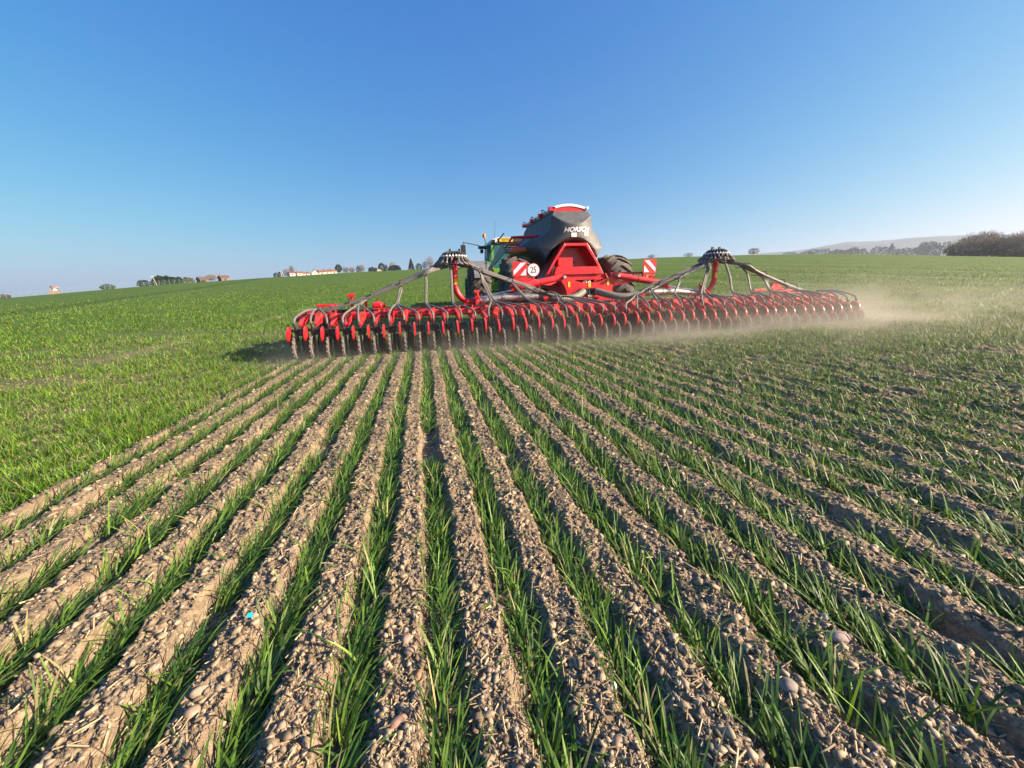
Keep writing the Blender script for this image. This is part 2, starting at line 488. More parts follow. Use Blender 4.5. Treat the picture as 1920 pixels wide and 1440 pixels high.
def build_field():
    rr = [0.0, 0.12, 0.22, 0.30]
    r = 0.36
    while r < 9: rr.append(r); r *= 1.0029
    while r < 60: rr.append(r); r *= 1.0075
    while r < 7000: rr.append(r); r *= 1.03
    rr = np.array(rr)
    a_front = np.radians(np.linspace(-82, 88, 1250))
    a_back = np.radians(np.linspace(88, 278, 110)[1:-1])
    aa = np.concatenate([a_front, a_back])
    na, nr = len(aa), len(rr)
    X = rr[:, None] * np.sin(aa)[None]; Y = rr[:, None] * np.cos(aa)[None]
    Z = ground(X, Y)
    V = np.stack([X, Y, Z], -1).reshape(-1, 3)
    i = np.arange(nr - 1)[:, None]; j = np.arange(na)[None]
    j2 = (j + 1) % na
    F = np.stack([i * na + j, (i + 1) * na + j, (i + 1) * na + j2, i * na + j2], -1).reshape(-1, 4)
    rd = np.hypot(V[:, 0], V[:, 1])
    w = worked(V[:, 0], V[:, 1])
    cover = (1 - w)
    cols = np.stack([w, 0.5 + 0.4 * tone(V[:, 0], V[:, 1]), cover], -1)
    m = bpy.data.materials.new('field_soil')
    n = nodes(m)
    at = N(n, 'ShaderNodeAttribute', attribute_name='Col')
    sp = N(n, 'ShaderNodeSeparateColor'); n.links.new(at.outputs['Color'], sp.inputs[0])
    geo = N(n, 'ShaderNodeNewGeometry'); p = geo.outputs['Position']
    f1 = noise(n, p, 3.0, 6, 0.65); f2 = noise(n, p, 38.0, 5, 0.7); f3 = noise(n, p, 170.0, 3, 0.6)
    soil = ramp(n, f2, [(0.28, (0.105, 0.076, 0.046)), (0.5, (0.240, 0.180, 0.112)), (0.72, (0.42, 0.330, 0.215))])
    soil = mixc(n, ramp(n, f1, [(0.35, (0, 0, 0)), (0.7, (0.6, 0.6, 0.6))]), soil, (0.21, 0.155, 0.10))
    soil = mixc(n, ramp(n, f3, [(0.60, (0, 0, 0)), (0.72, (0.8, 0.8, 0.8))]), soil, (0.40, 0.32, 0.22))
    # crop sward seen as one surface: patches, stripes left by passes of the machines
    g1 = noise(n, p, 0.35, 6, 0.65); g2 = noise(n, p, 2.6, 5, 0.7)
    crop = ramp(n, g2, [(0.25, (0.040, 0.085, 0.010)), (0.5, (0.068, 0.130, 0.015)), (0.75, (0.110, 0.170, 0.026))])
    crop = mixc(n, ramp(n, g1, [(0.42, (0, 0, 0)), (0.72, (0.55, 0.55, 0.55))]), crop, (0.125, 0.165, 0.03))
    # tramlines and thin strips left by earlier passes
    crop = mixc(n, ramp(n, sp.outputs[1], [(0.54, (0, 0, 0)), (0.92, (0.85, 0.85, 0.85))]), crop, (0.225, 0.235, 0.075))
    crop = mixc(n, ramp(n, sp.outputs[1], [(0.10, (0.7, 0.7, 0.7)), (0.48, (0, 0, 0))]), crop, (0.040, 0.080, 0.010))
    # distance from the photographed corner of the field -> share of soil between plants
    ln = N(n, 'ShaderNodeVectorMath', operation='LENGTH'); n.links.new(p, ln.inputs[0])
    mr = N(n, 'ShaderNodeMapRange'); mr.inputs[1].default_value = 5; mr.inputs[2].default_value = 22
    n.links.new(ln.outputs['Value'], mr.inputs[0])
    base = mixc(n, ramp(n, f2, [(0.35, (0.25,) * 3), (0.65, (0.75,) * 3)]), soil, (0.05, 0.09, 0.013))
    sward = mixc(n, mr.outputs[0], base, crop)
    c = mixc(n, sp.outputs[2], soil, sward)
    b = N(n, 'ShaderNodeBsdfPrincipled'); b.inputs['Roughness'].default_value = 0.95; b.inputs['Specular IOR Level'].default_value = 0.15
    n.links.new(c, b.inputs['Base Color'])
    bp = N(n, 'ShaderNodeBump'); bp.inputs['Strength'].default_value = 0.8; bp.inputs['Distance'].default_value = 0.006
    n.links.new(f3, bp.inputs['Height']); n.links.new(bp.outputs[0], b.inputs['Normal'])
    o = N(n, 'ShaderNodeOutputMaterial'); n.links.new(b.outputs[0], o.inputs[0])
    fo = np_mesh('field', V, F, m, smooth=True, cols=cols)
    tag(fo, kind='structure', label='drilled brown soil and green crop field rising to the skyline')
build_field()

# ------------------------------------------------------------------ blades
def blades(name, P, L, Wd, az, th0, th1, seg, cols, label, cat):
    n = len(P)
    t = np.linspace(0, 1, seg + 1)
    pos = np.zeros((n, seg + 1, 3)); pos[:, 0] = P
    dx, dy = np.sin(az), np.cos(az)
    for k in range(seg):
        th = th0 + th1 * (k + 0.5) / seg
        s = L / seg
        pos[:, k + 1, 0] = pos[:, k, 0] + np.sin(th) * s * dx
        pos[:, k + 1, 1] = pos[:, k, 1] + np.sin(th) * s * dy
        pos[:, k + 1, 2] = pos[:, k, 2] + np.cos(th) * s
    tw = az + np.pi / 2 + rng.normal(0, 0.6, n)
    sx, sy = np.sin(tw), np.cos(tw)
    wid = Wd[:, None] * np.array([0.75 if k == 0 else (1.0 if k < seg * 0.6 else 0.75) for k in range(seg + 1)])[None]
    wid[:, -1] = Wd * 0.12
    side = np.stack([sx, sy, np.zeros(n)], -1)[:, None, :] * wid[:, :, None] / 2
    V = np.stack([pos - side, pos + side], 2).reshape(-1, 3)
    b = (np.arange(n) * (seg + 1) * 2)[:, None]
    k = np.arange(seg)[None] * 2
    F = np.stack([b + k, b + k + 1, b + k + 3, b + k + 2], -1).reshape(-1, 4)
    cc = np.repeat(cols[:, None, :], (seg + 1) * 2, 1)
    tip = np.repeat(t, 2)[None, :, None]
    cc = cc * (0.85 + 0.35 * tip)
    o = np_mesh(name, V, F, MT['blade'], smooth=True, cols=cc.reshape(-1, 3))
    return tag(o, label=label, cat=cat, kind='stuff')

def leaf_cols(n, yellow=0.3):
    r = rng.random(n)[:, None]; q = rng.random(n)
    a = np.array([0.018, 0.062, 0.010]); b = np.array([0.155, 0.27, 0.036])
    c = a + (b - a) * (r ** 1.3) * (0.6 + yellow)
    dry = q < 0.05 + 0.05 * yellow
    c[dry] = np.array([0.34, 0.30, 0.13]) * (0.6 + 0.5 * rng.random((dry.sum(), 1)))
    return c

def rows_crop():
    # leaves standing in the drill slots, densest strip by strip
    rows = np.arange(-9, 40)
    Ps, messy_l = [], []
    for k in rows:
        x = ROW0 + k * SP
        if x < WX0 + 0.05 or x > WX1 - 0.05: continue
        y0 = max(0.28, abs(x) * 0.30 - 0.2)
        y1 = 6.95
        ln = y1 - y0
        messy = float(smooth01((x - 1.6) / 2.2))
        dens = 540 * (1 - 0.05 * messy + 0.50 * float(smooth01((x - 6) / 3)))
        m = int(ln * dens)
        y = y0 + rng.random(m) * ln
        # gaps along the row
        g = vn(np.full(m, k * 3.7), y * 3.2, 55) * 0.6 + vn(np.full(m, k * 1.7), y * 11, 56) * 0.4
        keep = g > 0.22 + 0.14 * rng.random(m) + 0.12 * messy
        y = y[keep]
        # leaves come in plants
        y = np.round(y / 0.03) * 0.03 + rng.normal(0, 0.007, len(y))
        wob = (fbm(np.full(len(y), x * 1.3 + 5), y * 1.6, 3, 91) - 0.5) * -0.05
        xx = x + wob - 0.008 + rng.normal(0, 0.021 + 0.045 * messy, len(y))
        Ps.append(np.stack([xx, y], -1))
        messy_l.append(np.full(len(y), messy))
    P = np.concatenate(Ps); ms = np.concatenate(messy_l)
    n = len(P)
    z = ground(P[:, 0], P[:, 1]) - 0.004
    P3 = np.column_stack([P, z])
    L = (0.070 + 0.095 * rng.random(n)) * (1 - 0.30 * ms) * (0.8 + 0.5 * vn(P[:, 0] * 6, P[:, 1] * 4, 61))
    Wd = 0.0038 + 0.0042 * rng.random(n)
    az = rng.normal(0.45, 0.5, n) + (rng.random(n) < 0.25 + 0.4 * ms) * rng.normal(0, 1.8, n)
    th0 = np.abs(rng.normal(0.74, 0.32, n)) - 0.05 * ms
    th1 = np.abs(rng.normal(0.95, 0.55, n))
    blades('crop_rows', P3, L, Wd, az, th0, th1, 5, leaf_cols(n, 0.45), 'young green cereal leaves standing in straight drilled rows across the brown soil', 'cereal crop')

def scattered_crop():
    # leaves torn loose and lying across the worked soil on the right
    n = 60000
    x = 1.0 + (WX1 - 1.0) * rng.random(n) ** 0.9; y = 0.4 + 6.6 * rng.random(n)
    keep = (rng.random(n) < smooth01((x - 0.9) / 2.5) * (0.35 + 0.65 * vn(x * 3, y * 3, 71))) & (x < y * 3 + 1.5)
    x = x[keep]; y = y[keep]; n = len(x)
    P3 = np.column_stack([x, y, ground(x, y) + 0.002])
    blades('loose_leaves', P3, 0.04 + 0.06 * rng.random(n), 0.003 + 0.003 * rng.random(n), rng.random(n) * 6.28,
           np.abs(rng.normal(1.15, 0.35, n)), rng.normal(0.4, 0.4, n), 3, leaf_cols(n, 0.8) * (1 + 0.8 * (rng.random(n) < 0.3))[:, None] * np.array([1.25, 1.1, 1.3]), 'short torn cereal leaves scattered over the loosened soil on the right', 'cereal leaves')

def standing_crop():
    # undisturbed crop: left of the drilled strip, beyond the bar and far right
    def region(n, r0, r1, a0, a1, power):
        r = r0 * (r1 / r0) ** rng.random(n)
        a = np.radians(a0 + (a1 - a0) * rng.random(n))
        return r * np.sin(a), r * np.cos(a), r
    for nm, cnt, r0, r1, seg, Lk, Wk, lab in (
            ('standing_crop', 430000, 1.9, 16.0, 3, 1.0, 1.0, 'dense bright green cereal crop left undisturbed beside and beyond the drilled strip'),
            ('distant_crop', 330000, 15.0, 90.0, 2, 1.0, 1.9, 'green cereal crop covering the rising field behind the red machine')):
        x, y, r = region(cnt, r0, r1, -68, 72, 1)
        # rows 12.5 cm apart
        rs = 0.25
        xr = np.round((x - ROW0) / rs) * rs + ROW0
        x = xr + rng.normal(0, 0.040, len(x)) + (rng.random(len(x)) < 0.12) * rng.normal(0, 0.06, len(x))
        w = worked(x, y)
        dens = 0.42 + 0.58 * smooth01((fbm(x * 0.9, y * 0.5, 3, 81) - 0.33) / 0.14)
        dens *= 0.25 + 0.75 * smooth01((vn(x * 7, y * 5, 83) - 0.18) / 0.3)
        dens *= 1 - 0.85 * smooth01((fbm(x * 0.7 + 31, y * 1.1, 4, 84) - 0.60) / 0.05)
        if Wk > 1: dens = dens * (1 - 0.9 * smooth01((r - 22) / 60))
        extra = (x > 3.5) & (rng.random(len(x)) < 1.0 * smooth01((x - 3.6) / 3.5) * smooth01((y - 3.0) / 2.4))
        keep = ((w < 0.4) | extra) & (rng.random(len(x)) < dens)
        tn = tone(x, y)
        keep &= rng.random(len(x)) > 0.85 * np.clip(tn, 0, 1)
        x, y, r, tn = x[keep], y[keep], r[keep], tn[keep]
        n = len(x)
        wk = Wk * np.clip(r / (16 if Wk > 1 else 8), 0.75, 5)
        L = (0.06 + 0.07 * rng.random(n)) * Lk * (0.75 + 0.5 * vn(x * 2.2, y * 2.2, 85))
        P3 = np.column_stack([x, y, ground(x, y, Wk == 1.0) - 0.004])
        cols = leaf_cols(n, 1.0) * (0.95 + 0.45 * fbm(x * 0.3, y * 0.3, 2, 87))[:, None] * np.array([0.66, 0.72, 0.46]) * (1 + 0.35 * tn)[:, None]
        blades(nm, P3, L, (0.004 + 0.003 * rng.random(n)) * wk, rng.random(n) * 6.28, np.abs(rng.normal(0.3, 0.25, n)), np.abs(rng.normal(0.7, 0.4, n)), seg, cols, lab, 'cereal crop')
rows_crop(); scattered_crop(); standing_crop()

# ------------------------------------------------------------------ stones, clods, straw
def ico(sub=1):
    bm = bmesh.new(); bmesh.ops.create_icosphere(bm, subdivisions=sub, radius=1)
    v = np.array([p.co[:] for p in bm.verts]); f = np.array([[q.index for q in t.verts] for t in bm.faces]); bm.free()
    return v, f

def lumps(name, P, size, cols, sub, rough, label, cat, flat=0.6, sink=0.3):
    v, f = ico(sub); n = len(P)
    a = rng.random(n) * 6.28
    sc = np.stack([size * (0.75 + 0.6 * rng.random(n)), size * (0.6 + 0.4 * rng.random(n)), size * (flat * (0.7 + 0.5 * rng.random(n)))], -1)
    jit = 1 + rough * (rng.random((n, len(v), 1)) - 0.5)
    V = v[None] * jit * sc[:, None, :]
    tilt = rng.normal(0, 0.35, n)
    y2 = V[..., 1] * np.cos(tilt)[:, None] - V[..., 2] * np.sin(tilt)[:, None]
    z2 = V[..., 1] * np.sin(tilt)[:, None] + V[..., 2] * np.cos(tilt)[:, None]
    x3 = V[..., 0] * np.cos(a)[:, None] - y2 * np.sin(a)[:, None]
    y3 = V[..., 0] * np.sin(a)[:, None] + y2 * np.cos(a)[:, None]
    V = np.stack([x3, y3, z2], -1) + P[:, None, :]
    V[..., 2] += (sc[:, 2] * (1 - 2 * sink))[:, None] * 0.8
    F = (f[None] + (np.arange(n) * len(v))[:, None, None]).reshape(-1, 3)
    cc = np.repeat(cols[:, None, :], len(v), 1).reshape(-1, 3)
    o = np_mesh(name, V.reshape(-1, 3), F, MT['stone'], smooth=rough < 0.3, cols=cc)
    return tag(o, label=label, cat=cat, kind='stuff')

def scatter(n, r0, r1, bias=1.0, a0=-66, a1=74):
    r = r0 * (r1 / r0) ** (rng.random(n) ** bias)
    a = np.radians(a0 + (a1 - a0) * rng.random(n))
    x, y = r * np.sin(a), r * np.cos(a)
    return x, y, r

def pebble_cols(n):
    pal = np.array([[0.42, 0.29, 0.19], [0.50, 0.40, 0.29], [0.36, 0.22, 0.14], [0.58, 0.50, 0.40], [0.32, 0.27, 0.23], [0.48, 0.32, 0.24], [0.66, 0.61, 0.54], [0.25, 0.20, 0.16]])
    i = rng.choice(len(pal), n, p=[.22, .2, .16, .1, .1, .12, .05, .05])
    return pal[i] * (0.60 + 0.36 * rng.random((n, 1)))

x, y, r = scatter(11000, 0.4, 7.5)
k = (worked(x, y) > 0.3) & (rng.random(len(x)) < 0.35 + 0.65 * ridge(x, y)); x, y, r = x[k], y[k], r[k]
sz = (0.0018 + 0.0030 * rng.pareto(2.6, len(x))).clip(0, 0.0085) * (0.85 + 0.16 * r)
sz = sz.clip(0, 0.011)
lumps('pebbles', np.column_stack([x, y, ground(x, y)]), sz, pebble_cols(len(x)), 1, 0.16, 'small rounded brown and cream pebbles strewn over the drilled soil', 'pebbles')
x, y, r = scatter(190000, 0.36, 8.0)
k = (worked(x, y) > 0.3) & (rng.random(len(x)) < 0.6 + 0.4 * ridge(x, y)); x, y, r = x[k], y[k], r[k]
sz = (0.0012 + 0.0023 * rng.pareto(2.3, len(x))).clip(0, 0.013) * (0.8 + 0.22 * r)
cc = np.array([0.295, 0.224, 0.144]) * (0.40 + 1.0 * rng.random((len(x), 1)))
lumps('soil_crumbs', np.column_stack([x, y, ground(x, y)]), sz.clip(0, 0.020), cc, 1, 1.35, 'loose crumbs and clods of dry brown soil on the ridges', 'soil clods', flat=0.6)
x, y, r = scatter(26000, 2.2, 16.0, 1.0, -68, -8)
k = (worked(x, y) < 0.3); x, y, r = x[k], y[k], r[k]
cc = np.array([0.28, 0.22, 0.14]) * (0.6 + 0.8 * rng.random((len(x), 1)))
lumps('crumbs_among_crop', np.column_stack([x, y, ground(x, y)]), 0.005 + 0.009 * rng.random(len(x)), cc, 1, 0.6, 'pale soil crumbs and pebbles showing between the undisturbed plants', 'soil crumbs')

def straw():
    n = 10500
    x, y, r = scatter(n, 0.4, 7.5)
    k = worked(x, y) > 0.3; x, y, r = x[k], y[k], r[k]; n = len(x)
    L = 0.008 + 0.045 * rng.random(n) ** 2.6; w = (0.0010 + 0.0018 * rng.random(n)) * (0.8 + 0.25 * r)
    a = rng.random(n) * 6.28; d = np.stack([np.cos(a), np.sin(a), rng.normal(0, 0.18, n)], -1)
    c = np.column_stack([x, y, ground(x, y) + 0.006])
    s = np.stack([-np.sin(a), np.cos(a), np.zeros(n)], -1) * w[:, None]; u = np.array([0, 0, 1.0]) * w[:, None]
    A = c - d * L[:, None] / 2; B = c + d * L[:, None] / 2
    V = np.stack([A - s, A + s, A + u, B - s, B + s, B + u], 1).reshape(-1, 3)
    b = (np.arange(n) * 6)[:, None, None]
    F = (b + np.array([[0, 1, 4, 3], [1, 2, 5, 4], [2, 0, 3, 5]])[None]).reshape(-1, 4)
    cc = np.repeat((np.array([0.50, 0.38, 0.22]) * (0.6 + 0.6 * rng.random((n, 1))))[:, None], 6, 1).reshape(-1, 3)
    tag(np_mesh('straw_bits', V, F, MT['straw'], cols=cc), label='short bits of dry straw and root lying on the soil', cat='straw', kind='stuff')
straw()

def stone(x, y, size, col, label, elong=1.3, name='stone', rot=0.4, col2=None):
    v, f = ico(3)
    V = v.copy()
    s = size / 2
    nz = 1 + 0.22 * (fbm(v[:, 0] * 1.4 + x * 9, v[:, 1] * 1.4 + v[:, 2] + y * 9, 3, 5) - 0.5)[:, None]
    V = V * nz * np.array([s * elong ** 0.5, s / elong ** 0.5, s * 0.7])
    V = V @ np.array([[math.cos(rot), math.sin(rot), 0], [-math.sin(rot), math.cos(rot), 0], [0, 0, 1]])
    cols = np.tile(np.array(col) * 0.72, (len(v), 1)) * (0.85 + 0.3 * fbm(v[:, 0] * 3 + 4, v[:, 1] * 3 + v[:, 2] * 2, 3, 9))[:, None]
    if col2 is not None:
        mk = (v[:, 2] > 0.1) & (v[:, 1] > 0.0) & (fbm(v[:, 0] * 2 + 1, v[:, 1] * 2, 2, 3) > 0.42)
        cols[mk] = col2
    o = np_mesh(name, V, f, MT['stone'], smooth=True, cols=cols)
    o.location = (x, y, float(ground(x, y)) + s * 0.32)
    tag(o, label=label, cat='stone')
for a in [
    (0.253, 0.69, 0.040, (0.42, 0.31, 0.17), 'pale buff stone with a yellow patch at the bottom middle of the photo', 1.2, 0.3, (0.62, 0.45, 0.04)),
    (-0.673, 0.981, 0.036, (0.62, 0.46, 0.30), 'smooth cream oval stone, farther of the close pair at bottom left', 1.5, 0.3, None),
    (-0.663, 0.925, 0.036, (0.48, 0.33, 0.22), 'round tan stone just in front of the cream oval one at bottom left', 1.05, 0.3, None),
    (-0.845, 1.101, 0.030, (0.56, 0.42, 0.30), 'pale pinkish stone beside the second green row from the bottom left corner', 1.4, 0.8, None),
    (1.188, 0.524, 0.045, (0.38, 0.31, 0.27), 'large smooth grey-brown stone, nearer of the pair at bottom right', 1.25, 0.2, None),
    (1.187, 0.572, 0.046, (0.42, 0.33, 0.29), 'large rounded stone, farther of the pair at bottom right', 1.1, 0.9, None),
    (1.105, 0.692, 0.046, (0.58, 0.43, 0.35), 'long pinkish stone lying on a ridge at lower right', 1.8, -0.4, None),
    (0.838, 0.611, 0.046, (0.30, 0.25, 0.21), 'dark brown-grey stone half in a slot at lower right', 1.15, 0.4, None),
    (1.146, 0.765, 0.024, (0.55, 0.49, 0.44), 'small pale grey stone on a ridge above the long pinkish one', 1.4, 0.1, None),
    (-0.100, 0.898, 0.028, (0.50, 0.27, 0.13), 'small orange-brown oval stone just left of the centre row', 1.3, 1.2, None),
    (-0.148, 0.779, 0.038, (0.46, 0.26, 0.18), 'reddish brown oval stone on the soil ridge at the bottom centre', 1.7, 0.4, None),
    (-0.122, 0.966, 0.032, (0.46, 0.32, 0.22), 'nearer of two touching brown stones left of the centre row', 1.3, 0.2, None),
    (-0.136, 1.010, 0.032, (0.40, 0.28, 0.21), 'farther of two touching brown stones left of the centre row', 1.2, 1.2, None),
    (0.409, 0.737, 0.026, (0.74, 0.68, 0.58), 'small whitish oval stone right of the bottom middle', 1.6, 0.9, None),
    (0.357, 0.609, 0.030, (0.50, 0.33, 0.21), 'tan egg-shaped stone at the bottom edge right of the middle', 1.5, 0.5, None)]:
    stone(a[0], a[1], a[2], a[3], a[4], elong=a[5], rot=a[6], col2=a[7])
mb = MB()
mb.prism([(-0.009, -0.006), (0.006, -0.008), (0.009, 0.003), (0.001, 0.008), (-0.008, 0.005)], 'z', 0, 0.002)
chip = mb.build('plastic_scrap', MT['blue'], loc=(-0.633, 1.207, float(ground(-0.633, 1.207)) + 0.020))
chip.rotation_euler = (0.5, 0.3, 0.4)
tag(chip, label='tiny bright blue scrap of plastic lying on the soil', cat='plastic scrap')

# ------------------------------------------------------------------ seed drill
CX = 3.7775
DB = (CX, 7.8, 0.0)
drill = empty('seed_drill', DB)
drill.rotation_euler = (0, 0.0055, 0)
tag(drill, 'wide red trailed seed drill with dark hopper, two hose towers and many coulters', 'seed drill')
def D(): return MB(DB)
OX = [-2.0974 + 0.25 * i for i in range(48)]

def text_mesh(body, size, extrude, shear=0.0, offset=0.0):
    cu = bpy.data.curves.new('lettering', 'FONT')
    cu.body = body; cu.size = size; cu.extrude = extrude; cu.shear = shear; cu.offset = offset
    cu.align_x = 'CENTER'; cu.align_y = 'CENTER'; cu.resolution_u = 3
    o = bpy.data.objects.new('tmp', cu); COL.objects.link(o)
    dg = bpy.context.evaluated_depsgraph_get()
    me = bpy.data.meshes.new_from_object(o.evaluated_get(dg))
    bpy.data.objects.remove(o)
    return me

# --- opener prototype (world layout of the first one, copied 47 times)
def make_opener(x):
    b = (x, BAR_Y, 0)
    def B(): return MB(b)
    Y = BAR_Y
    m = B()
    m.bar((x, Y + 0.60, 0.50), (x, Y + 0.10, 0.40), 0.055, 0.11, 0.05, 0.08)
    m.bar((x, Y + 0.14, 0.42), (x, Y - 0.02, 0.22), 0.035, 0.07, 0.03, 0.05)
    m.box(x - 0.115, x + 0.10, Y + 0.13, Y + 0.19, 0.44, 0.49)
    m.box(x + 0.03, x + 0.10, Y + 0.10, Y + 0.24, 0.38, 0.47)
    m.bar((x - 0.10, Y + 0.14, 0.47), (x - 0.11, Y + 0.12, 0.58), 0.014, 0.014)
    m.bar((x + 0.05, Y + 0.42, 0.46), (x + 0.04, Y + 0.42, 0.20), 0.03, 0.10)
    op = m.build('opener', MT['black'], drill, (0, 0, 0), bevel=0.004)
    op.location = Vector(b) - Vector(DB)
    m = B()
    m.bar((x, Y + 0.88, 0.625), (x, Y + 0.62, 0.595), 0.10, 0.10, 0.105, 0.12)
    m.bar((x, Y + 0.62, 0.595), (x, Y + 0.36, 0.52), 0.105, 0.12, 0.060, 0.06)
    m.build('parallel_arm', MT['red'], op, bevel=0.014)
    m = B()
    cz, cy, r = 0.375, 0.055, 0.160
    def ap(a, q): return (Y + cy - q * math.cos(R_(a)), cz + q * math.sin(R_(a)))
    AA = list(range(112, 4, -8))
    m.prism([ap(a, r) for a in AA] + [(Y - 0.065, cz - 0.09), (Y - 0.015, cz - 0.20), (Y + 0.03, cz - 0.09), (Y + 0.10, cz + 0.0), (Y + 0.12, cz + 0.09)], 'x', x - 0.084, x - 0.072)
    g = m.build('guard', MT['dirtyred'], op)
    m = B()
    AR = list(range(104, -17, -8))
    m.prism([ap(a, r + 0.007) for a in AR] + [ap(a, r - 0.003) for a in AR[::-1]], 'x', x - 0.094, x - 0.064)
    m.lathe([(-0.010, 0.024), (0.012, 0.024)], (x - 0.078, Y + 0.02, cz + 0.02), 'x', 10)
    m.build('guard_rim', MT['red'], op)
    m = B()  # added dark disc with studs, painting the guard's left face as shaded
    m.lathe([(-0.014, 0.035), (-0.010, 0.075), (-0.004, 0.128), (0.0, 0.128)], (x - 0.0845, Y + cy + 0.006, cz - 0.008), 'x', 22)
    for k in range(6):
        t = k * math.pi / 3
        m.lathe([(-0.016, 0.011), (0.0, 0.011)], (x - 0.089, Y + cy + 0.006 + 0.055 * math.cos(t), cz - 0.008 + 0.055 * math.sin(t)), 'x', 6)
    m.build('guard_shade_disc', MT['guard_shade'], op)
    m = B()
    wz = 0.195
    m.lathe([(-0.010, 0.150), (-0.012, 0.172), (0.012, 0.172), (0.010, 0.150)], (x, Y, wz), 'x', 30)
    for k in range(26):
        t = 2 * math.pi * k / 26; s = 0.011 if k % 2 else -0.011
        c = Vector((x + s, Y + 0.170 * math.cos(t), wz + 0.170 * math.sin(t)))
        d = Vector((0, math.cos(t), math.sin(t))); e = Vector((0, -math.sin(t), math.cos(t)))
        m.bar(c - d * 0.014, c + d * 0.020, 0.022, 0.024, 0.014, 0.014, up=e)
    cw = m.build('closing_wheel', MT['rimdust'], op)
    m = B()
    m.lathe([(-0.006, 0.149), (-0.014, 0.05), (-0.020, 0.03), (0.020, 0.03), (0.014, 0.05), (0.006, 0.149)], (x, Y, wz), 'x', 26)
    m.build('wheel_web', MT['disc'], op)
    m = B()
    m.lathe([(-0.003, 0.205), (-0.020, 0.06), (0.020, 0.06), (0.003, 0.205)], (x + 0.035, Y + 0.40, 0.185), 'x', 30)
    m.build('coulter_disc', MT['disc'], op)
    m = B()
    m.lathe([(-0.03, 0.09), (-0.034, 0.150), (-0.015, 0.165), (0.015, 0.165), (0.034, 0.150), (0.03, 0.09)], (x + 0.095, Y + 0.30, 0.18), 'x', 24)
    m.build('depth_wheel', MT['disc'], op)
    m = B()
    m.tube(catmull([(x + 0.005, Y + 0.06, 0.585), (x + 0.004, Y + 0.075, 0.52), (x + 0.0, Y + 0.13, 0.42), (x + 0.0, Y + 0.2, 0.30)], 4), 0.019, 8)
    m.lathe([(-0.012, 0.024), (0.012, 0.024)], (x + 0.005, Y + 0.062, 0.575), 'z', 10)
    m.build('seed_tube', MT['black'], op)
    # a pale bolt head on the cross piece
    m = B()
    m.lathe([(-0.018, 0.016), (0.018, 0.016)], (x - 0.118, Y + 0.155, 0.465), 'x', 8)
    m.build('bolt', MT['steel'], op)
    return op
op0 = make_opener(OX[0])
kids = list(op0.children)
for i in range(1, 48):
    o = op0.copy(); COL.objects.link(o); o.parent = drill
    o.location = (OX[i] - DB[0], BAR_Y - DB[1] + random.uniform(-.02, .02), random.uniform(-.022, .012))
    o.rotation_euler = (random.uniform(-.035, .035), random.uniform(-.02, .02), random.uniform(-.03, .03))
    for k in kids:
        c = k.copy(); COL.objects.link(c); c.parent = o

# --- toolbars: left wing, centre, right wing
def toolbar(x0, x1, label):
    m = D()
    m.box(x0, x1, 7.74, 7.90, 0.575, 0.695)
    m.box(x0 - 0.0, x1, 8.34, 8.50, 0.635, 0.735)
    n = max(2, int((x1 - x0) / 0.75))
    for k in range(n + 1):
        x = x0 + 0.1 + (x1 - x0 - 0.2) * k / n
        m.box(x - 0.03, x + 0.03, 7.90, 8.34, 0.60, 0.70)
    x = x0 + 0.35
    while x + 0.5 < x1:
        m.bar((x, 7.91, 0.708), (x + 0.42, 8.33, 0.722), 0.07, 0.03); x += 1.0
    # bolted flange plates on the ends
    for xx in (x0, x1):
        m.box(xx - 0.012, xx + 0.012, 7.715, 7.925, 0.55, 0.72)
    tb = m.build('toolbar', MT['red'], drill, bevel=0.006)
    tag(tb, label)
    return tb
tbs = [toolbar(-2.20, 1.77, 'left wing of the red toolbar'), toolbar(1.80, 5.76, 'middle section of the red toolbar'), toolbar(5.79, 9.72, 'right wing of the red toolbar')]
def clamp_mesh(x, tb):
    m = D()
    m.box(x - 0.048, x + 0.048, 7.665, 7.735, 0.53, 0.715)
    m.box(x - 0.060, x + 0.060, 7.62, 7.665, 0.60, 0.68)
    m.lathe([(-0.035, 0.036), (0.035, 0.036)], (x - 0.10, 7.69, 0.615), 'x', 12)
    m.lathe([(-0.06, 0.012), (0.0, 0.016), (0.0, 0.022), (0.018, 0.022)], (x + 0.035, 7.70, 0.74), 'z', 8)
    return m.build('arm_clamp', MT['reddust'], tb, bevel=0.004)
cl0 = clamp_mesh(OX[0], tbs[0])
for i in range(1, 48):
    c = cl0.copy(); COL.objects.link(c); c.parent = tbs[0 if OX[i] < 1.785 else 1 if OX[i] < 5.775 else 2]
    c.location = (OX[i] - OX[0], 0, 0)

for y_, z_, ph in ((8.02, 0.715, 0.0), (8.10, 0.722, 1.3), (8.18, 0.716, 2.1)):
    m = D()
    m.tube([(x, y_ + 0.03 * math.sin(x * 2.1 + ph), z_ + 0.018 * abs(math.sin(x * 1.9 + ph))) for x in np.linspace(-1.7, 9.2, 120)], 0.011, 6)
    m.build('hydraulic_line', MT['black'], drill)
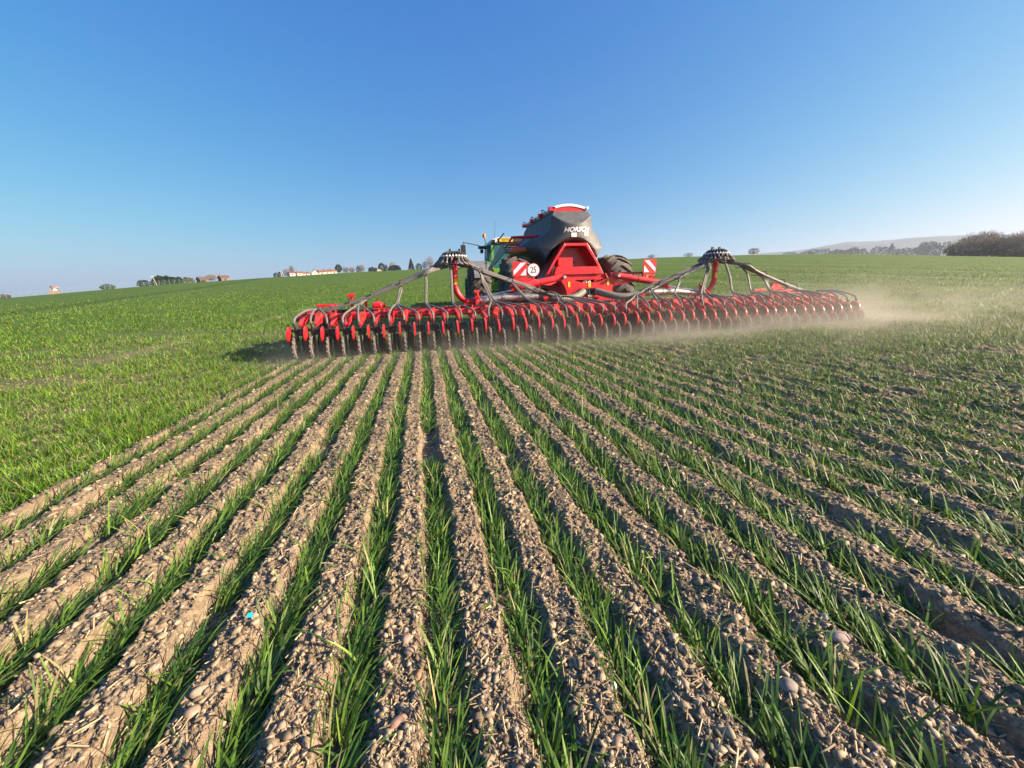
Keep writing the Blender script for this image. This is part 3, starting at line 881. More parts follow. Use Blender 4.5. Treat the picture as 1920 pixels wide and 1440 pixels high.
# small brackets, valves and rods standing on the toolbar
def bracket(px, h, y=8.3, w=0.05, top=0.10):
    m = D()
    m.box(px - w / 2, px + w / 2, y - 0.03, y + 0.03, 0.73, 0.70 + h)
    m.box(px - top / 2, px + top / 2, y - 0.05, y + 0.05, 0.70 + h, 0.76 + h)
    m.build('bracket', MT['red'], drill, bevel=0.006)
bracket(-1.36, 0.28, 8.3, 0.05, 0.14); bracket(-1.10, 0.16, 8.3, 0.04, 0.06); bracket(8.55, 0.14, 8.3); bracket(2.6, 0.10, 8.2, 0.06, 0.12); bracket(4.9, 0.10, 8.2, 0.06, 0.12)
m = D()
m.lathe([(-0.12, 0.035), (-0.1, 0.07), (0.04, 0.07), (0.06, 0.045), (0.13, 0.045)], (-0.86, 8.3, 0.80), 'x', 16)
m.box(-0.97, -0.80, 8.25, 8.35, 0.70, 0.78)
m.tube([(-0.87, 8.3, 0.85), (-0.87, 8.3, 0.93)], 0.016, 8)
vb = m.build('valve_block', MT['red'], drill, bevel=0.004)
tag(vb, 'red cylindrical valve on the left wing')

# --- gauge wheels in front of the wings
def gauge(x, y, s, label):
    m = D()
    m.lathe([(-0.11, 0.16), (-0.125, 0.26), (-0.08, 0.315), (0.08, 0.315), (0.125, 0.26), (0.11, 0.16)], (x, y, 0.42), 'x', 30)
    for k in range(22):
        t = 2 * math.pi * k / 22
        for q in (-1, 1):
            c = Vector((x + q * 0.06, y + 0.318 * math.cos(t + q * .07), 0.42 + 0.318 * math.sin(t + q * .07)))
            e = Vector((0, -math.sin(t), math.cos(t)))
            m.bar(c - e * 0.018, c + e * 0.018, 0.10, 0.03)
    gw = m.build('gauge_wheel', MT['tyre'], drill)
    tag(gw, label)
    m = D()
    m.lathe([(-0.07, 0.165), (-0.03, 0.06), (0.03, 0.06), (0.07, 0.165)], (x, y, 0.42), 'x', 20)
    m.build('rim', MT['red'], gw)
    m = D()
    m.bar((x + s * 0.20, y, 0.42), (x + s * 0.22, y - 0.35, 0.78), 0.03, 0.16)
    m.bar((x + s * 0.22, y - 0.35, 0.78), (x + s * 0.22, 8.45, 0.72), 0.08, 0.10)
    m.box(x - 0.16, x + 0.24, y - 0.04, y + 0.04, 0.78, 0.84) if s > 0 else m.box(x - 0.24, x + 0.16, y - 0.04, y + 0.04, 0.78, 0.84)
    m.build('wheel_fork', MT['red'], gw, bevel=0.006)
gauge(-2.02, 9.0, 1, 'dusty black gauge wheel ahead of the left wing')
gauge(9.05, 9.2, 1, 'dusty gauge wheel ahead of the right wing')
m = D()
m.prism([(9.20, 0.72), (9.20, 1.02), (9.30, 1.04), (9.42, 0.86), (9.52, 0.76), (9.52, 0.72)], 'y', 8.78, 8.84)
m.prism([(9.00, 0.74), (8.99, 0.98), (9.07, 1.03), (9.18, 0.74)], 'y', 8.70, 8.76)
m.bar((9.22, 8.7, 0.80), (9.70, 8.5, 0.76), 0.07, 0.06)
m.bar((8.95, 8.6, 0.76), (9.65, 8.55, 0.80), 0.05, 0.05)
wb = m.build('wing_bracket', MT['red'], drill, bevel=0.008)

# --- distributor towers and seed hoses
def mirror(x): return 2 * CX - x
def tower(hx, s, label):
    """s = +1: the elbow of the riser turns towards +x"""
    hy, hz = 8.3, 1.66
    m = D()
    P = catmull([(hx, hy, hz - 0.02), (hx, hy, 1.30), (hx, hy, 1.12), (hx + s * 0.06, hy, 0.95), (hx + s * 0.20, hy, 0.83), (hx + s * 0.42, hy, 0.81)], 6)
    m.tube(P, 0.062, 18)
    for p, q in ((P[14], P[15]), (P[-2], P[-1])):
        m.tube([p, q], 0.070, 18)
    m.tube([(hx, hy, 1.42), (hx, hy, 1.46)], 0.078, 18)
    rp = m.build('riser_pipe', MT['red'], drill)
    tag(rp, label)
    m = D()
    m.lathe([(-0.04, 0.065), (0.0, 0.10), (0.05, 0.13), (0.10, 0.13), (0.135, 0.10), (0.145, 0.04)], (hx, hy, hz), 'z', 26)
    for k in range(24):
        a = 2 * math.pi * (k + .5) / 24; d = Vector((math.cos(a), math.sin(a), 0))
        c = Vector((hx, hy, hz))
        m.tube([c + d * 0.07 + Vector((0, 0, 0.12)), c + d * 0.13 + Vector((0, 0, 0.135)), c + d * 0.20 + Vector((0, 0, 0.105)), c + d * 0.255 + Vector((0, 0, 0.04)), c + d * 0.27 + Vector((0, 0, 0.0))], 0.0175, 8)
    for a in (0.9, 1.9):
        m.box(hx + math.cos(a) * s * .2 - .02, hx + math.cos(a) * s * .2 + .02, hy - .02, hy + .02, hz + .12, hz + .20)
    m.build('distributor_head', MT['black'], rp)
    m = D()
    for k in range(24):
        a = 2 * math.pi * (k + .5) / 24; d = Vector((math.cos(a), math.sin(a), 0))
        c = Vector((hx, hy, hz))
        m.tube([c + d * 0.243 + Vector((0, 0, 0.060)), c + d * 0.257 + Vector((0, 0, 0.034))], 0.0225, 8)
    m.build('hose_collar', MT['white'], rp)
    m = D()
    for k in range(9):
        a = 2 * math.pi * k / 9; b = a + 0.5
        r0 = 0.24
        m.tube(catmull([(hx + r0 * math.cos(a), hy + r0 * math.sin(a), hz + 0.02), (hx + 0.30 * math.cos(a), hy + 0.30 * math.sin(a), hz - 0.09), (hx + 0.27 * math.cos(b), hy + 0.27 * math.sin(b), hz - 0.15 - 0.03 * (k % 2)), (hx + 0.2 * math.cos(b), hy + 0.2 * math.sin(b), hz - 0.01)], 5), 0.008, 6)
    m.tube([(hx + 0.26 * math.cos(t), hy + 0.26 * math.sin(t), hz - 0.10 - 0.02 * math.sin(3 * t)) for t in np.linspace(0, 6.28, 26)], 0.011, 6)
    m.build('sensor_cable', MT['black'], rp)
    m = D()
    m.box(hx - 0.030 + 0.012 * s, hx + 0.030 + 0.012 * s, hy - 0.068, hy - 0.0615, 1.16, 1.28)
    m.build('warning_sticker', MT['yellow'], rp)
    # stay beside the elbow
    m = D()
    bx = hx + s * 0.42
    m.box(bx - 0.03, bx + 0.03, 8.18, 8.24, 0.75, 1.0)
    m.lathe([(-0.05, 0.04), (0.05, 0.04)], (bx, 8.20, 1.0), 'x', 12)
    m.bar((bx, 8.2, 1.0), (bx + 0.10 , 7.75, 0.62), 0.035, 0.035)
    m.box(bx - 0.26, bx + 0.02, 8.26, 8.34, 0.735, 0.80)
    m.build('tower_stay', MT['red'], rp, bevel=0.005)
TL, TR = 0.685, 6.87
tower(TL, 1, 'left red riser pipe under its distributor head')
tower(TR, -1, 'right red riser pipe under its distributor head')

# hose runs, written for the left tower (openers 0..23) and mirrored for the right one
# group: (openers, x of the drop point, x of the low bend)
LEFTG = [((0, 1, 2), -1.95, -1.9), ((3, 4, 5), -0.98, -1.18), ((6, 7, 8), -0.36, -0.50), ((9, 10), 0.12, 0.05), ((11, 12), 0.60, 0.56)]
RIGHTG = [((13, 14), 1.12, 1.35), ((15, 16), 1.14, 1.42), ((17, 18), 1.80, 2.10), ((19, 20), 2.40, 2.66), ((21, 22, 23), 2.78, 3.0)]
def bundle_z(x):        # height of the bundles left / right of the left tower
    if x < TL:
        return float(np.interp(x, [-2.0, -1.36, -0.94, -0.4, 0.08, 0.35, 0.5], [0.72, 0.90, 1.03, 1.22, 1.41, 1.52, 1.60]))
    return float(np.interp(x, [0.85, 0.97, 1.2, 1.81, 2.4, 2.77, 3.1], [1.62, 1.53, 1.41, 1.20, 0.99, 0.90, 0.78]))
def hose(i, grp, lane, nl, side, mir, k_in, yoff=0.0):
    ops, xd, xb = grp
    tx = TL
    sgn = -1 if side == 'L' else 1
    yb = 8.12
    ly = yb + (lane - nl / 2) * 0.036
    lz = 0.022 * (lane % 2) + 0.0085 * (lane - nl / 2)
    ang = math.pi + (lane - nl / 2 + .5) * 0.26 if side == 'L' else -(lane - nl / 2 + .5) * 0.26
    d = Vector((math.cos(ang), math.sin(ang), 0))
    hz = 1.66
    c = Vector((tx, 8.3, hz))
    pts = [c + d * 0.265 + Vector((0, 0, 0.04)), c + d * 0.30 + Vector((0, 0, -0.02)), c + d * 0.38 + Vector((0, 0, -0.095))]
    if abs(xd - tx) > 0.2:
        x = tx + sgn * 0.46
        xs = []
        while (x - (xd - sgn * 0.10)) * sgn < 0: xs.append(x); x += sgn * 0.32
        pts += [Vector((x, ly, bundle_z(x) + lz)) for x in xs]
        pts.append(Vector((xd, (ly + 8.0) / 2, bundle_z(xd) - 0.03)))
        zd = bundle_z(xd)
    else:
        pts[-1] = Vector((xd + 0.012 * k_in, 8.12, 1.58)); pts[0] = c + Vector((-0.06 + 0.03 * k_in, -0.25, 0.04)); pts[1] = c + Vector((-0.07, -0.27, -0.04))
        zd = 1.4
    xo = OX[i] if not mir else mirror(OX[47 - i])
    off = 0.020 * (k_in - 0.5)
    if zd > 1.0:
        pts.append(Vector((xd * 0.65 + xb * 0.35 + off, 7.92, zd * 0.62 + 0.80 * 0.38)))
        pts.append(Vector((xb - sgn * 0.02 + off, 7.80, 0.84)))
    elif side == 'L' or True:
        pts.append(Vector((xb + off, 7.80, max(zd - 0.05, 0.78))))
    tgt = xo + 0.005
    mx = xb + off
    pts.append(Vector((mx + (tgt - mx) * 0.42, 7.48, 0.765 + 0.02 * random.random())))
    pts.append(Vector((mx + (tgt - mx) * 0.86, 7.20, 0.705)))
    pts.append(Vector((tgt, 7.085, 0.645)))
    pts.append(Vector((tgt, 7.065, 0.575)))
    if mir: pts = [Vector((mirror(p.x), p.y, p.z)) for p in pts]
    m = D()
    m.tube(catmull(pts, 6), 0.0185, 8)
    m.build('seed_hose', MT['rubberhose'], drill)
for mir in (False, True):
    for side, G in (('L', LEFTG), ('R', RIGHTG)):
        allo = [(o, g, k) for g in G for k, o in enumerate(g[0])]
        nl = len(allo)
        for lane, (o, g, k) in enumerate(allo):
            hose(o, g, lane, nl, side, mir, k)
    # cable ties / clips along the bundles and a slim support rod under them
    for side, xs in (('L', (0.08, -0.40, -0.95, -1.35)), ('R', (1.2, 1.81, 2.4))):
        m = D()
        for x in xs:
            z = bundle_z(x)
            xx = mirror(x) if mir else x
            m.tube([(xx, 7.915, z - 0.02), (xx, 7.905, z + 0.045), (xx, 8.12, z + 0.062), (xx, 8.34, z + 0.045), (xx, 8.33, z - 0.03), (xx, 8.12, z - 0.04), (xx, 7.915, z - 0.02)], 0.008, 6)
            m.tube([(xx, 7.90, z - 0.012), (xx, 7.875, z - 0.012)], 0.016, 8)
        ends = [(mirror(x) if mir else x, 8.12, bundle_z(x) - 0.035) for x in xs]
        m.tube([ends[0], ends[-1]], 0.012, 6)
        m.build('hose_rail', MT['black'], drill)

# --- big air hoses feeding the towers
def airpipe(mir):
    f = (lambda x: mirror(x)) if mir else (lambda x: x)
    m = D()
    m.tube([(f(x), 8.30, z) for x, z in ((1.10, 0.81), (1.30, 0.83), (1.68, 0.875))], 0.064, 16)
    m.tube([(f(x), 8.30, z) for x, z in ((1.66, 0.873), (2.06, 0.875), (2.46, 0.875))], 0.078, 18)
    for x in (1.70, 2.02, 2.40):
        m.tube([(f(x), 8.30, 0.874), (f(x + 0.05), 8.30, 0.874)], 0.086, 18)
    p = m.build('air_pipe', MT['steel'], drill)
    tag(p, 'bright steel air pipe to the %s tower' % ('right' if mir else 'left'))
    m = D()
    P = catmull([(f(2.44), 8.30, 0.875), (f(2.66), 8.28, 0.86), (f(2.90), 8.22, 0.81), (f(3.16), 8.25, 0.80), (f(3.40), 8.35, 0.85), (f(3.62), 8.55, 0.93)], 26)
    rr = [0.075 + (0.005 if (k // 2) % 2 else 0.0) for k in range(len(P))]
    m.tube(P, rr, 16)
    m.build('ribbed_hose', MT['bighose'], p)
airpipe(False); airpipe(True)

# --- fold arms, rods and the winged mounting plate
def foldarm(mir):
    f = (lambda x: mirror(x)) if mir else (lambda x: x)
    m = D()
    m.tube([(f(3.10), 8.52, 1.265), (f(1.92), 8.40, 1.05)], 0.072, 18)
    m.tube([(f(2.62), 8.47, 1.178), (f(2.56), 8.465, 1.167)], 0.079, 18)
    m.tube([(f(1.98), 8.41, 1.062), (f(1.88), 8.40, 1.04)], 0.085, 18)
    m.bar((f(2.00), 8.44, 1.03), (f(1.62), 8.44, 0.90), 0.14, 0.10, 0.05, 0.06)
    fa = m.build('fold_arm', MT['red'], drill)
    tag(fa, 'red folding arm reaching to the %s wing' % ('right' if mir else 'left'))
    m = D()
    m.tube([(f(1.90), 8.36, 1.01), (f(1.02), 8.30, 0.86)], 0.020, 10)
    m.build('piston_rod', MT['chrome'], fa)
    m = D()
    m.lathe([(-0.10, 0.032), (0.10, 0.032)], (f(3.12), 8.50, 1.265), 'y', 14)
    m.build('pivot_pin', MT['steel'], fa)
foldarm(False); foldarm(True)
def mp(poly): return [(CX + a, z) for a, z in poly]
m = D()
m.prism(mp([(-0.69, 1.30), (-0.60, 1.29), (-0.48, 1.22), (-0.25, 1.145), (0.0, 1.125), (0.25, 1.145), (0.48, 1.22), (0.60, 1.29), (0.69, 1.30), (0.73, 1.22), (0.63, 1.10), (0.57, 0.98), (0.55, 0.86), (0.36, 0.88), (0.30, 0.96), (0.22, 1.0), (-0.22, 1.0), (-0.30, 0.96), (-0.36, 0.88), (-0.55, 0.86), (-0.57, 0.98), (-0.63, 1.10), (-0.73, 1.22)]), 'y', 8.56, 8.60)
m.box(CX - 0.55, CX + 0.55, 8.60, 8.72, 0.66, 0.84)
m.box(CX - 0.60, CX - 0.50, 8.60, 9.3, 0.70, 1.20); m.box(CX + 0.50, CX + 0.60, 8.60, 9.3, 0.70, 1.20)
m.box(CX - 0.62, CX + 0.62, 8.52, 8.56, 0.70, 0.80)
plate = m.build('mounting_plate', MT['red'], drill, bevel=0.004)
tag(plate, 'red winged mounting plate behind the hopper')
m = D()
for dx, z, w, h in ((-0.50, 1.10, 0.05, 0.12), (0.46, 1.12, 0.05, 0.12), (-0.0, 1.075, 0.055, 0.10)):
    m.box(CX + dx - w / 2, CX + dx + w / 2, 8.552, 8.559, z - h / 2, z + h / 2)
m.box(CX - 0.05, CX + 0.06, 8.512, 8.519, 0.71, 0.79)
m.build('reflector', MT['yellow'], plate)
m = D()
m.box(CX - 0.045, CX + 0.055, 8.512, 8.518, 0.80, 0.855)
m.build('label_sticker', MT['signwhite'], plate)
m = D()
for k in range(4):
    m.tube([(CX - 0.10 + 0.05 * k, 8.66, 0.86), (CX - 0.10 + 0.05 * k, 8.66, 1.17 + 0.015 * (k % 2))], 0.014, 8)
m.build('coupling', MT['chrome'], plate)
m = D()
m.box(CX - 0.28, CX + 0.28, 8.70, 9.2, 0.72, 0.98)
m.box(CX - 0.20, CX + 0.20, 9.2, 13.5, 0.55, 0.80)
m.bar((CX, 13.4, 0.68), (CX, 16.0, 0.62), 0.22, 0.18, 0.12, 0.12)
m.build('chassis_beam', MT['black'], drill)

# --- hopper hood and hatch under the tank
Z0 = 0.0
m = D()
HP = [(0.30, 2.085), (0.585, 1.66), (0.77, 1.34), (0.87, 1.18)]
IN = [(0.265, 2.02), (0.535, 1.63), (0.71, 1.33), (0.80, 1.18)]
outer = [(CX + a, z) for a, z in HP]; inner = [(CX + a, z) for a, z in IN]
outl = [(CX - a, z) for a, z in HP]; innl = [(CX - a, z) for a, z in IN]
y0, y1 = 9.42, 10.05
for O, I in ((outer, inner), (outl, innl)):
    for k in range(3):
        m.prism([O[k], O[k + 1], I[k + 1], I[k]], 'y', y0, y1)
m.prism([outl[0], outer[0], inner[0], innl[0]], 'y', y0, y1)
m.prism([innl[0], inner[0], inner[1], inner[2], innl[2], innl[1]], 'y', 9.78, 9.80)
m.box(CX - 0.40, CX - 0.02, 9.56, 9.775, 1.36, 1.76)
m.prism([(CX - 0.62, 1.34), (CX + 0.62, 1.34), (CX + 0.56, 1.52), (CX - 0.56, 1.52)], 'y', 9.24, 9.27)
m.prism([(CX - 0.64, 1.20), (CX + 0.64, 1.20), (CX + 0.63, 1.325), (CX - 0.63, 1.325)], 'y', 9.30, 9.34)
m.box(CX - 0.60, CX + 0.60, 9.27, 10.0, 1.20, 1.24)
m.prism([(CX + 0.77, 1.36), (CX + 0.80, 1.36), (CX + 0.97, 1.08), (CX + 1.0, 0.88), (CX + 0.96, 0.88), (CX + 0.94, 1.05)], 'y', 9.38, 9.44)
m.prism([(CX - 0.77, 1.36), (CX - 0.80, 1.36), (CX - 0.97, 1.08), (CX - 1.0, 0.88), (CX - 0.96, 0.88), (CX - 0.94, 1.05)], 'y', 9.38, 9.44)
m.bar((CX + 0.30, 9.0, 1.16), (CX + 0.52, 9.0, 1.24), 0.03, 0.03)
hood = m.build('hopper_hood', MT['red'], drill, bevel=0.004)
tag(hood, 'red hood and hatch under the back of the hopper')
m = D()
m.tube(catmull([(CX - 0.75, 9.2, 1.28), (CX - 0.70, 9.15, 1.42), (CX - 0.64, 9.2, 1.52), (CX - 0.60, 9.26, 1.50)], 4), 0.016, 6)
m.build('crank_handle', MT['black'], hood)
m = D(); m.lathe([(-0.03, 0.02), (-0.03, 0.07), (0.03, 0.05)], (CX + 0.02, 9.76, 1.66), 'y', 16); m.build('inspection_cap', MT['black'], hood)

# --- the hopper
def rear_y(dx, z):
    """depth of the back face of the hopper"""
    y = 9.50 + 0.30 * (abs(dx) / 0.62) ** 2.0 if z > 2.3 else 9.50 + 0.28 * (abs(dx) / 0.9) ** 2
    if z <= 2.6 and z > 2.0:
        t = (z - 2.0) / 0.6
        ya = 9.50 + 0.30 * (abs(dx) / 0.62) ** 2; yb = 9.50 + 0.28 * (abs(dx) / 0.9) ** 2
        y = yb + (ya - yb) * max(0, min(1, t))
    ys = 9.42 + (z - 2.44) * 0.86
    y = max(y, ys)
    rr = math.hypot(dx / 1.02, (z - 1.52))
    if rr < 0.72:
        t = (0.72 - rr) / 0.16; t = min(1, t); t = t * t * (3 - 2 * t)
        y += 0.42 * t
    return y
WZ = [(1.18, 0.30), (1.45, 0.44), (1.62, 0.57), (1.78, 0.69), (1.94, 0.80), (2.04, 0.85), (2.14, 0.85), (2.22, 0.80), (2.32, 0.69), (2.43, 0.57), (2.50, 0.535), (2.72, 0.530), (2.87, 0.44)]
def tank():
    zs = np.concatenate([np.linspace(1.18, 2.50, 50), np.linspace(2.52, 2.87, 24)])
    nR, nS, nF = 41, 34, 9
    V = []
    for z in zs:
        w = float(np.interp(z, [a for a, _ in WZ], [b for _, b in WZ]))
        ring = []
        for k in range(nR):
            dx = -w + 2 * w * k / (nR - 1)
            ring.append((CX + dx, rear_y(dx, z), z))
        ys = ring[-1][1]
        bul = math.exp(-((z - 2.05) / 0.36) ** 2)
        def side(s):
            out = []
            for k in range(1, nS + 1):
                t = k / nS
                y = ys + (12.65 - ys) * t
                b = min(1, max(0, (y - 9.7) / 0.7)); b = b * b * (3 - 2 * b)
                e = min(1, max(0, (12.65 - y) / 0.35)); e = e ** 0.5
                ww = (w + 0.22 * bul * b)
                if z > 2.35 and y > 10.1:
                    g = abs(((y - 10.1) / 0.42) % 1.0 - 0.5)
                    ww -= 0.022 * (g < 0.10)
                ww = ww * (0.80 + 0.20 * e)
                out.append((CX + s * ww, y, z))
            return out
        R1 = side(1); L1 = side(-1)
        xr, xl = R1[-1][0], L1[-1][0]
        front = [(xr + (xl - xr) * k / nF, 12.65 + 0.06 * math.sin(math.pi * k / nF), z) for k in range(1, nF)]
        ring = ring + R1 + front + L1[::-1]
        V.append(ring)
    n = len(V[0])
    vs = [p for r in V for p in r]
    fs = [(i * n + k, i * n + (k + 1) % n, (i + 1) * n + (k + 1) % n, (i + 1) * n + k) for i in range(len(V) - 1) for k in range(n)]
    fs.append(tuple(range(n))[::-1]); fs.append(tuple(range((len(V) - 1) * n, len(V) * n)))
    m = D(); m.add(vs, fs, True)
    return m.build('hopper', MT['tank'], drill)
hop = tank()
tag(hop, 'dark grey plastic seed hopper with a bulging lower half')
def on_tank(me, cx, cz, lift, name, mat, parent):
    for v in me.vertices:
        x, y, z = v.co
        dx = x + cx; zz = y + cz
        v.co = (CX + dx - DB[0], rear_y(dx, zz) - lift - z * 0.5 - DB[1], zz)
    me.materials.clear()
    return link(name, me, mat, parent)
lt = text_mesh('HORSCH', 0.150, 0.006, shear=0.32, offset=0.0035)
for v in lt.vertices: v.co.x *= 1.10; v.co.z = 0.0 + v.co.z; v.co.y += 0.04 * v.co.x
on_tank(lt, 0.06, 2.405, 0.010, 'lettering', MT['letter'], hop)
def patch(cx, cz, w, h, name, mat):
    m = MB()
    nx = 6
    vs = []; fs = []
    for k in range(nx):
        for j in range(2):
            vs.append((-w / 2 + w * k / (nx - 1), -h / 2 + h * j, 0))
    fs = [(2 * k, 2 * k + 2, 2 * k + 3, 2 * k + 1) for k in range(nx - 1)]
    m.add(vs, fs)
    me = bpy.data.meshes.new(name); me.from_pydata([tuple(p) for p in m.v], [], m.f)
    on_tank(me, cx, cz, 0.008, name, mat, hop)
patch(-0.02, 2.285, 0.14, 0.10, 'label_sticker', MT['signwhite'])
MT['faded'] = surf('faded_sticker', (0.42, 0.38, 0.32), 0.6)
patch(0.33, 2.315, 0.13, 0.11, 'faded_sticker', MT['faded'])

# roll cover on top: white tarpaulin over red bows
m = D()
arcp = [(-0.45 + 0.93 * k / 12, 2.94 + 0.115 * math.sin(math.pi * min(1, 0.12 + 0.80 * k / 12))) for k in range(13)]
vs = []; fs = []
ysn = np.linspace(9.84, 12.55, 16)
for j, y in enumerate(ysn):
    sag = 0.012 * math.sin(j * 1.7)
    for a, z in arcp: vs.append((CX + a, y, z + sag))
    for a, z in arcp[::-1]: vs.append((CX + a, y, z + sag - 0.055))
nn = 26
for j in range(15):
    for k in range(nn):
        fs.append((j * nn + k, j * nn + (k + 1) % nn, (j + 1) * nn + (k + 1) % nn, (j + 1) * nn + k))
fs.append(tuple(range(nn))[::-1]); fs.append(tuple(range(15 * nn, 16 * nn)))
m.add(vs, fs, True)
m.tube([(CX + 0.47, 9.82, 2.965), (CX + 0.47, 12.5, 2.965)], 0.032, 12)
cov = m.build('roll_cover', MT['white'], drill)
m = D()
for y in (9.86, 10.75, 11.6, 12.48):
    m.prism([(CX - 0.43, 2.875), (CX + 0.42, 2.885)] + [(CX + a * 0.93, z - 0.060) for a, z in arcp[::-1]], 'y', y, y + 0.025)
    m.box(CX - 0.54, CX - 0.38, y - 0.02, y + 0.09, 2.885, 2.985)
m.box(CX - 0.46, CX - 0.42, 9.86, 12.5, 2.874, 2.91)
m.box(CX + 0.40, CX + 0.44, 9.86, 12.5, 2.874, 2.905)
m.build('cover_bow', MT['red'], cov, bevel=0.004)
m = D()
for y in (10.3, 11.3, 12.2):
    m.tube(catmull([(CX - 0.46, y, 2.90), (CX - 0.54, y + .05, 2.99), (CX - 0.52, y + 0.25, 3.01), (CX - 0.45, y + 0.30, 2.90)], 4), 0.012, 6)
m.build('grab_handle', MT['black'], cov)

# platform with rails and ladder on the left of the hopper
m = D()
m.box(CX - 1.40, CX - 0.62, 10.30, 10.36, 2.30, 2.345)     # red rail seen across the back corner
m.tube([(CX - 1.42, 10.32, 2.325), (CX - 0.45, 9.92, 2.335)], 0.028, 10)
m.bar((CX - 1.38, 10.4, 2.32), (CX - 1.52, 12.9, 1.72), 0.03, 0.05)
m.bar((CX - 1.06, 10.4, 2.32), (CX - 1.22, 12.6, 1.80), 0.03, 0.05)
for k in range(4):
    t = k / 3
    m.box(CX - 1.42 - 0.08 * t, CX - 1.05 - 0.08 * t, 10.6 + 0.55 * t, 10.72 + 0.55 * t, 2.22 - 0.13 * t, 2.25 - 0.13 * t)
m.prism([(CX - 1.46, 1.98), (CX - 0.9, 1.98), (CX - 1.0, 2.08), (CX - 1.42, 2.08)], 'y', 10.25, 11.0)
pf = m.build('platform', MT['red'], drill, bevel=0.003)
tag(pf, 'red steps and rail on the left side of the hopper')
m = D()
m.prism([(10.9, 2.22), (13.2, 1.72), (13.25, 1.60), (10.6, 1.98), (10.6, 2.1)], 'x', CX - 1.56, CX - 1.53)
m.tube([(CX - 1.58, 10.45, 2.44), (CX - 1.60, 11.6, 2.30), (CX - 1.62, 13.2, 1.95), (CX - 1.62, 13.3, 1.7)], 0.016, 8)
m.build('side_panel', MT['grey'], pf)

# --- trailer wheels
def big_tyre(base, x, y, z, r, w, lugs, name, parent, lugw=0.055, tread=True):
    m = MB(base)
    h = w / 2
    prof = [(-h * .62, r * .52), (-h * .92, r * .62), (-h, r * .78), (-h * .94, r * .90), (-h * .74, r * .955), (0, r * .965), (h * .74, r * .955), (h * .94, r * .90), (h, r * .78), (h * .92, r * .62), (h * .62, r * .52)]
    m.lathe(prof, (x, y, z), 'x', 48)
    t = m.build(name, MT['tyre'], parent)
    m = MB(base)
    for k in range(lugs):
        for s in (-1, 1):
            a0 = 2 * math.pi * (k + (0.5 if s > 0 else 0)) / lugs
            pts = []
            for q in range(6):
                u = q / 5
                a = a0 + s * 0 + 0.30 * u ** 0.85
                rad = r * (1.0 - 0.065 * u ** 3)
                pts.append(Vector((x + s * (0.02 + (h * 0.98 - 0.02) * u), y + rad * math.cos(a) * 0.985, z + rad * math.sin(a) * 0.985)))
            for q in range(5):
                c = (pts[q] + pts[q + 1]) / 2 - Vector((x, y, z)); c.x = 0
                m.bar(pts[q], pts[q + 1], lugw, r * 0.06, up=c.normalized())
            # lug end over the shoulder
            a = a0 + 0.30
            d = Vector((0, math.cos(a), math.sin(a)))
            m.bar(Vector((x + s * h * 0.97, y, z)) + d * r * 0.93, Vector((x + s * h * 1.0, y, z)) + d * r * 0.80, lugw, 0.03, up=Vector((s, 0, 0)))
    m.build('tread', MT['tread'], t)
    m = MB(base)
    m.lathe([(-h * .60, r * .54), (-h * .5, r * .50), (-h * .15, r * .46), (-h * .12, r * .16), (h * .12, r * .16), (h * .15, r * .46), (h * .5, r * .50), (h * .60, r * .54)], (x, y, z), 'x', 36)
    m.build('rim', MT['reddust'], t)
    return t
gz = 0.07
for s, lab in ((-1, 'left wide tyre of the drill, half hidden by the warning board'), (1, 'right wide tyre of the drill with curved dusty lugs')):
    t = big_tyre(DB, CX + s * 1.36, 10.25, 0.97, 0.88, 0.62, 17, 'tyre', drill)
    tag(t, lab)
m = D()
m.tube([(CX - 1.3, 10.25, 0.95), (CX + 1.3, 10.25, 0.95)], 0.08, 12)
m.box(CX - 0.55, CX + 0.55, 9.9, 12.3, 0.95, 1.20)
m.build('axle', MT['reddust'], drill)

# --- warning boards, lights, 25 sign
def board(x0, x1, z0, z1, y, s, label):
    m = D(); m.box(x0, x1, y, y + 0.012, z0, z1)
    bd = m.build('warning_board', MT['signred'], drill)
    tag(bd, label)
    # diagonal white stripes (slightly proud): running down towards the middle of the machine
    w, h = x1 - x0, z1 - z0
    def P(u, v):
        if s > 0: u = 1 - u
        return (x0 + u * w, z0 + v * h)
    m = D()
    m.prism([P(0.06, 0.08), P(0.06, 0.38), P(0.56, 0.92), P(0.93, 0.92)], 'y', y - 0.004, y - 0.0005)
    m.prism([P(0.52, 0.07), P(0.93, 0.07), P(0.93, 0.55)], 'y', y - 0.004, y - 0.0005)
    m.build('white_stripe', MT['signwhite'], bd)
    return bd
by = 8.68
bl = board(2.00, 2.33, 1.305, 1.62, by, -1, 'red and white striped board on the left, beside the 25 sign')
br = board(5.20, 5.54, 1.315, 1.63, by, 1, 'red and white striped board on the right by the big tyre')
m = D()
m.box(2.33, 2.58, by + 0.02, by + 0.03, 1.31, 1.40); m.box(2.03, 2.50, by + 0.02, by + 0.08, 1.10, 1.30); m.box(2.1, 2.5, by + 0.02, by + 0.06, 1.02, 1.12)
m.bar((2.3, by + 0.08, 1.22), (3.2, 9.0, 1.1), 0.08, 0.10)
m.build('board_bracket', MT['red'], drill, bevel=0.005)
m = D()
m.box(5.22, 5.52, by + 0.015, by + 0.09, 1.12, 1.31); m.bar((5.25, by + 0.1, 1.33), (4.5, 9.0, 1.33), 0.05, 0.05); m.bar((5.3, by + 0.1, 1.2), (4.4, 9.0, 1.05), 0.08, 0.08)
m.build('board_bracket', MT['reddust'], drill, bevel=0.005)
m = D(); m.lathe([(-0.006, 0.132), (0.006, 0.132)], (2.475, by - 0.004, 1.435), 'y', 40)
sg = m.build('speed_sign', MT['signwhite'], drill)
tag(sg, 'round white sign reading 25')
m = D(); m.lathe([(0.0, 0.146), (0.012, 0.146)], (2.475, by, 1.435), 'y', 40)
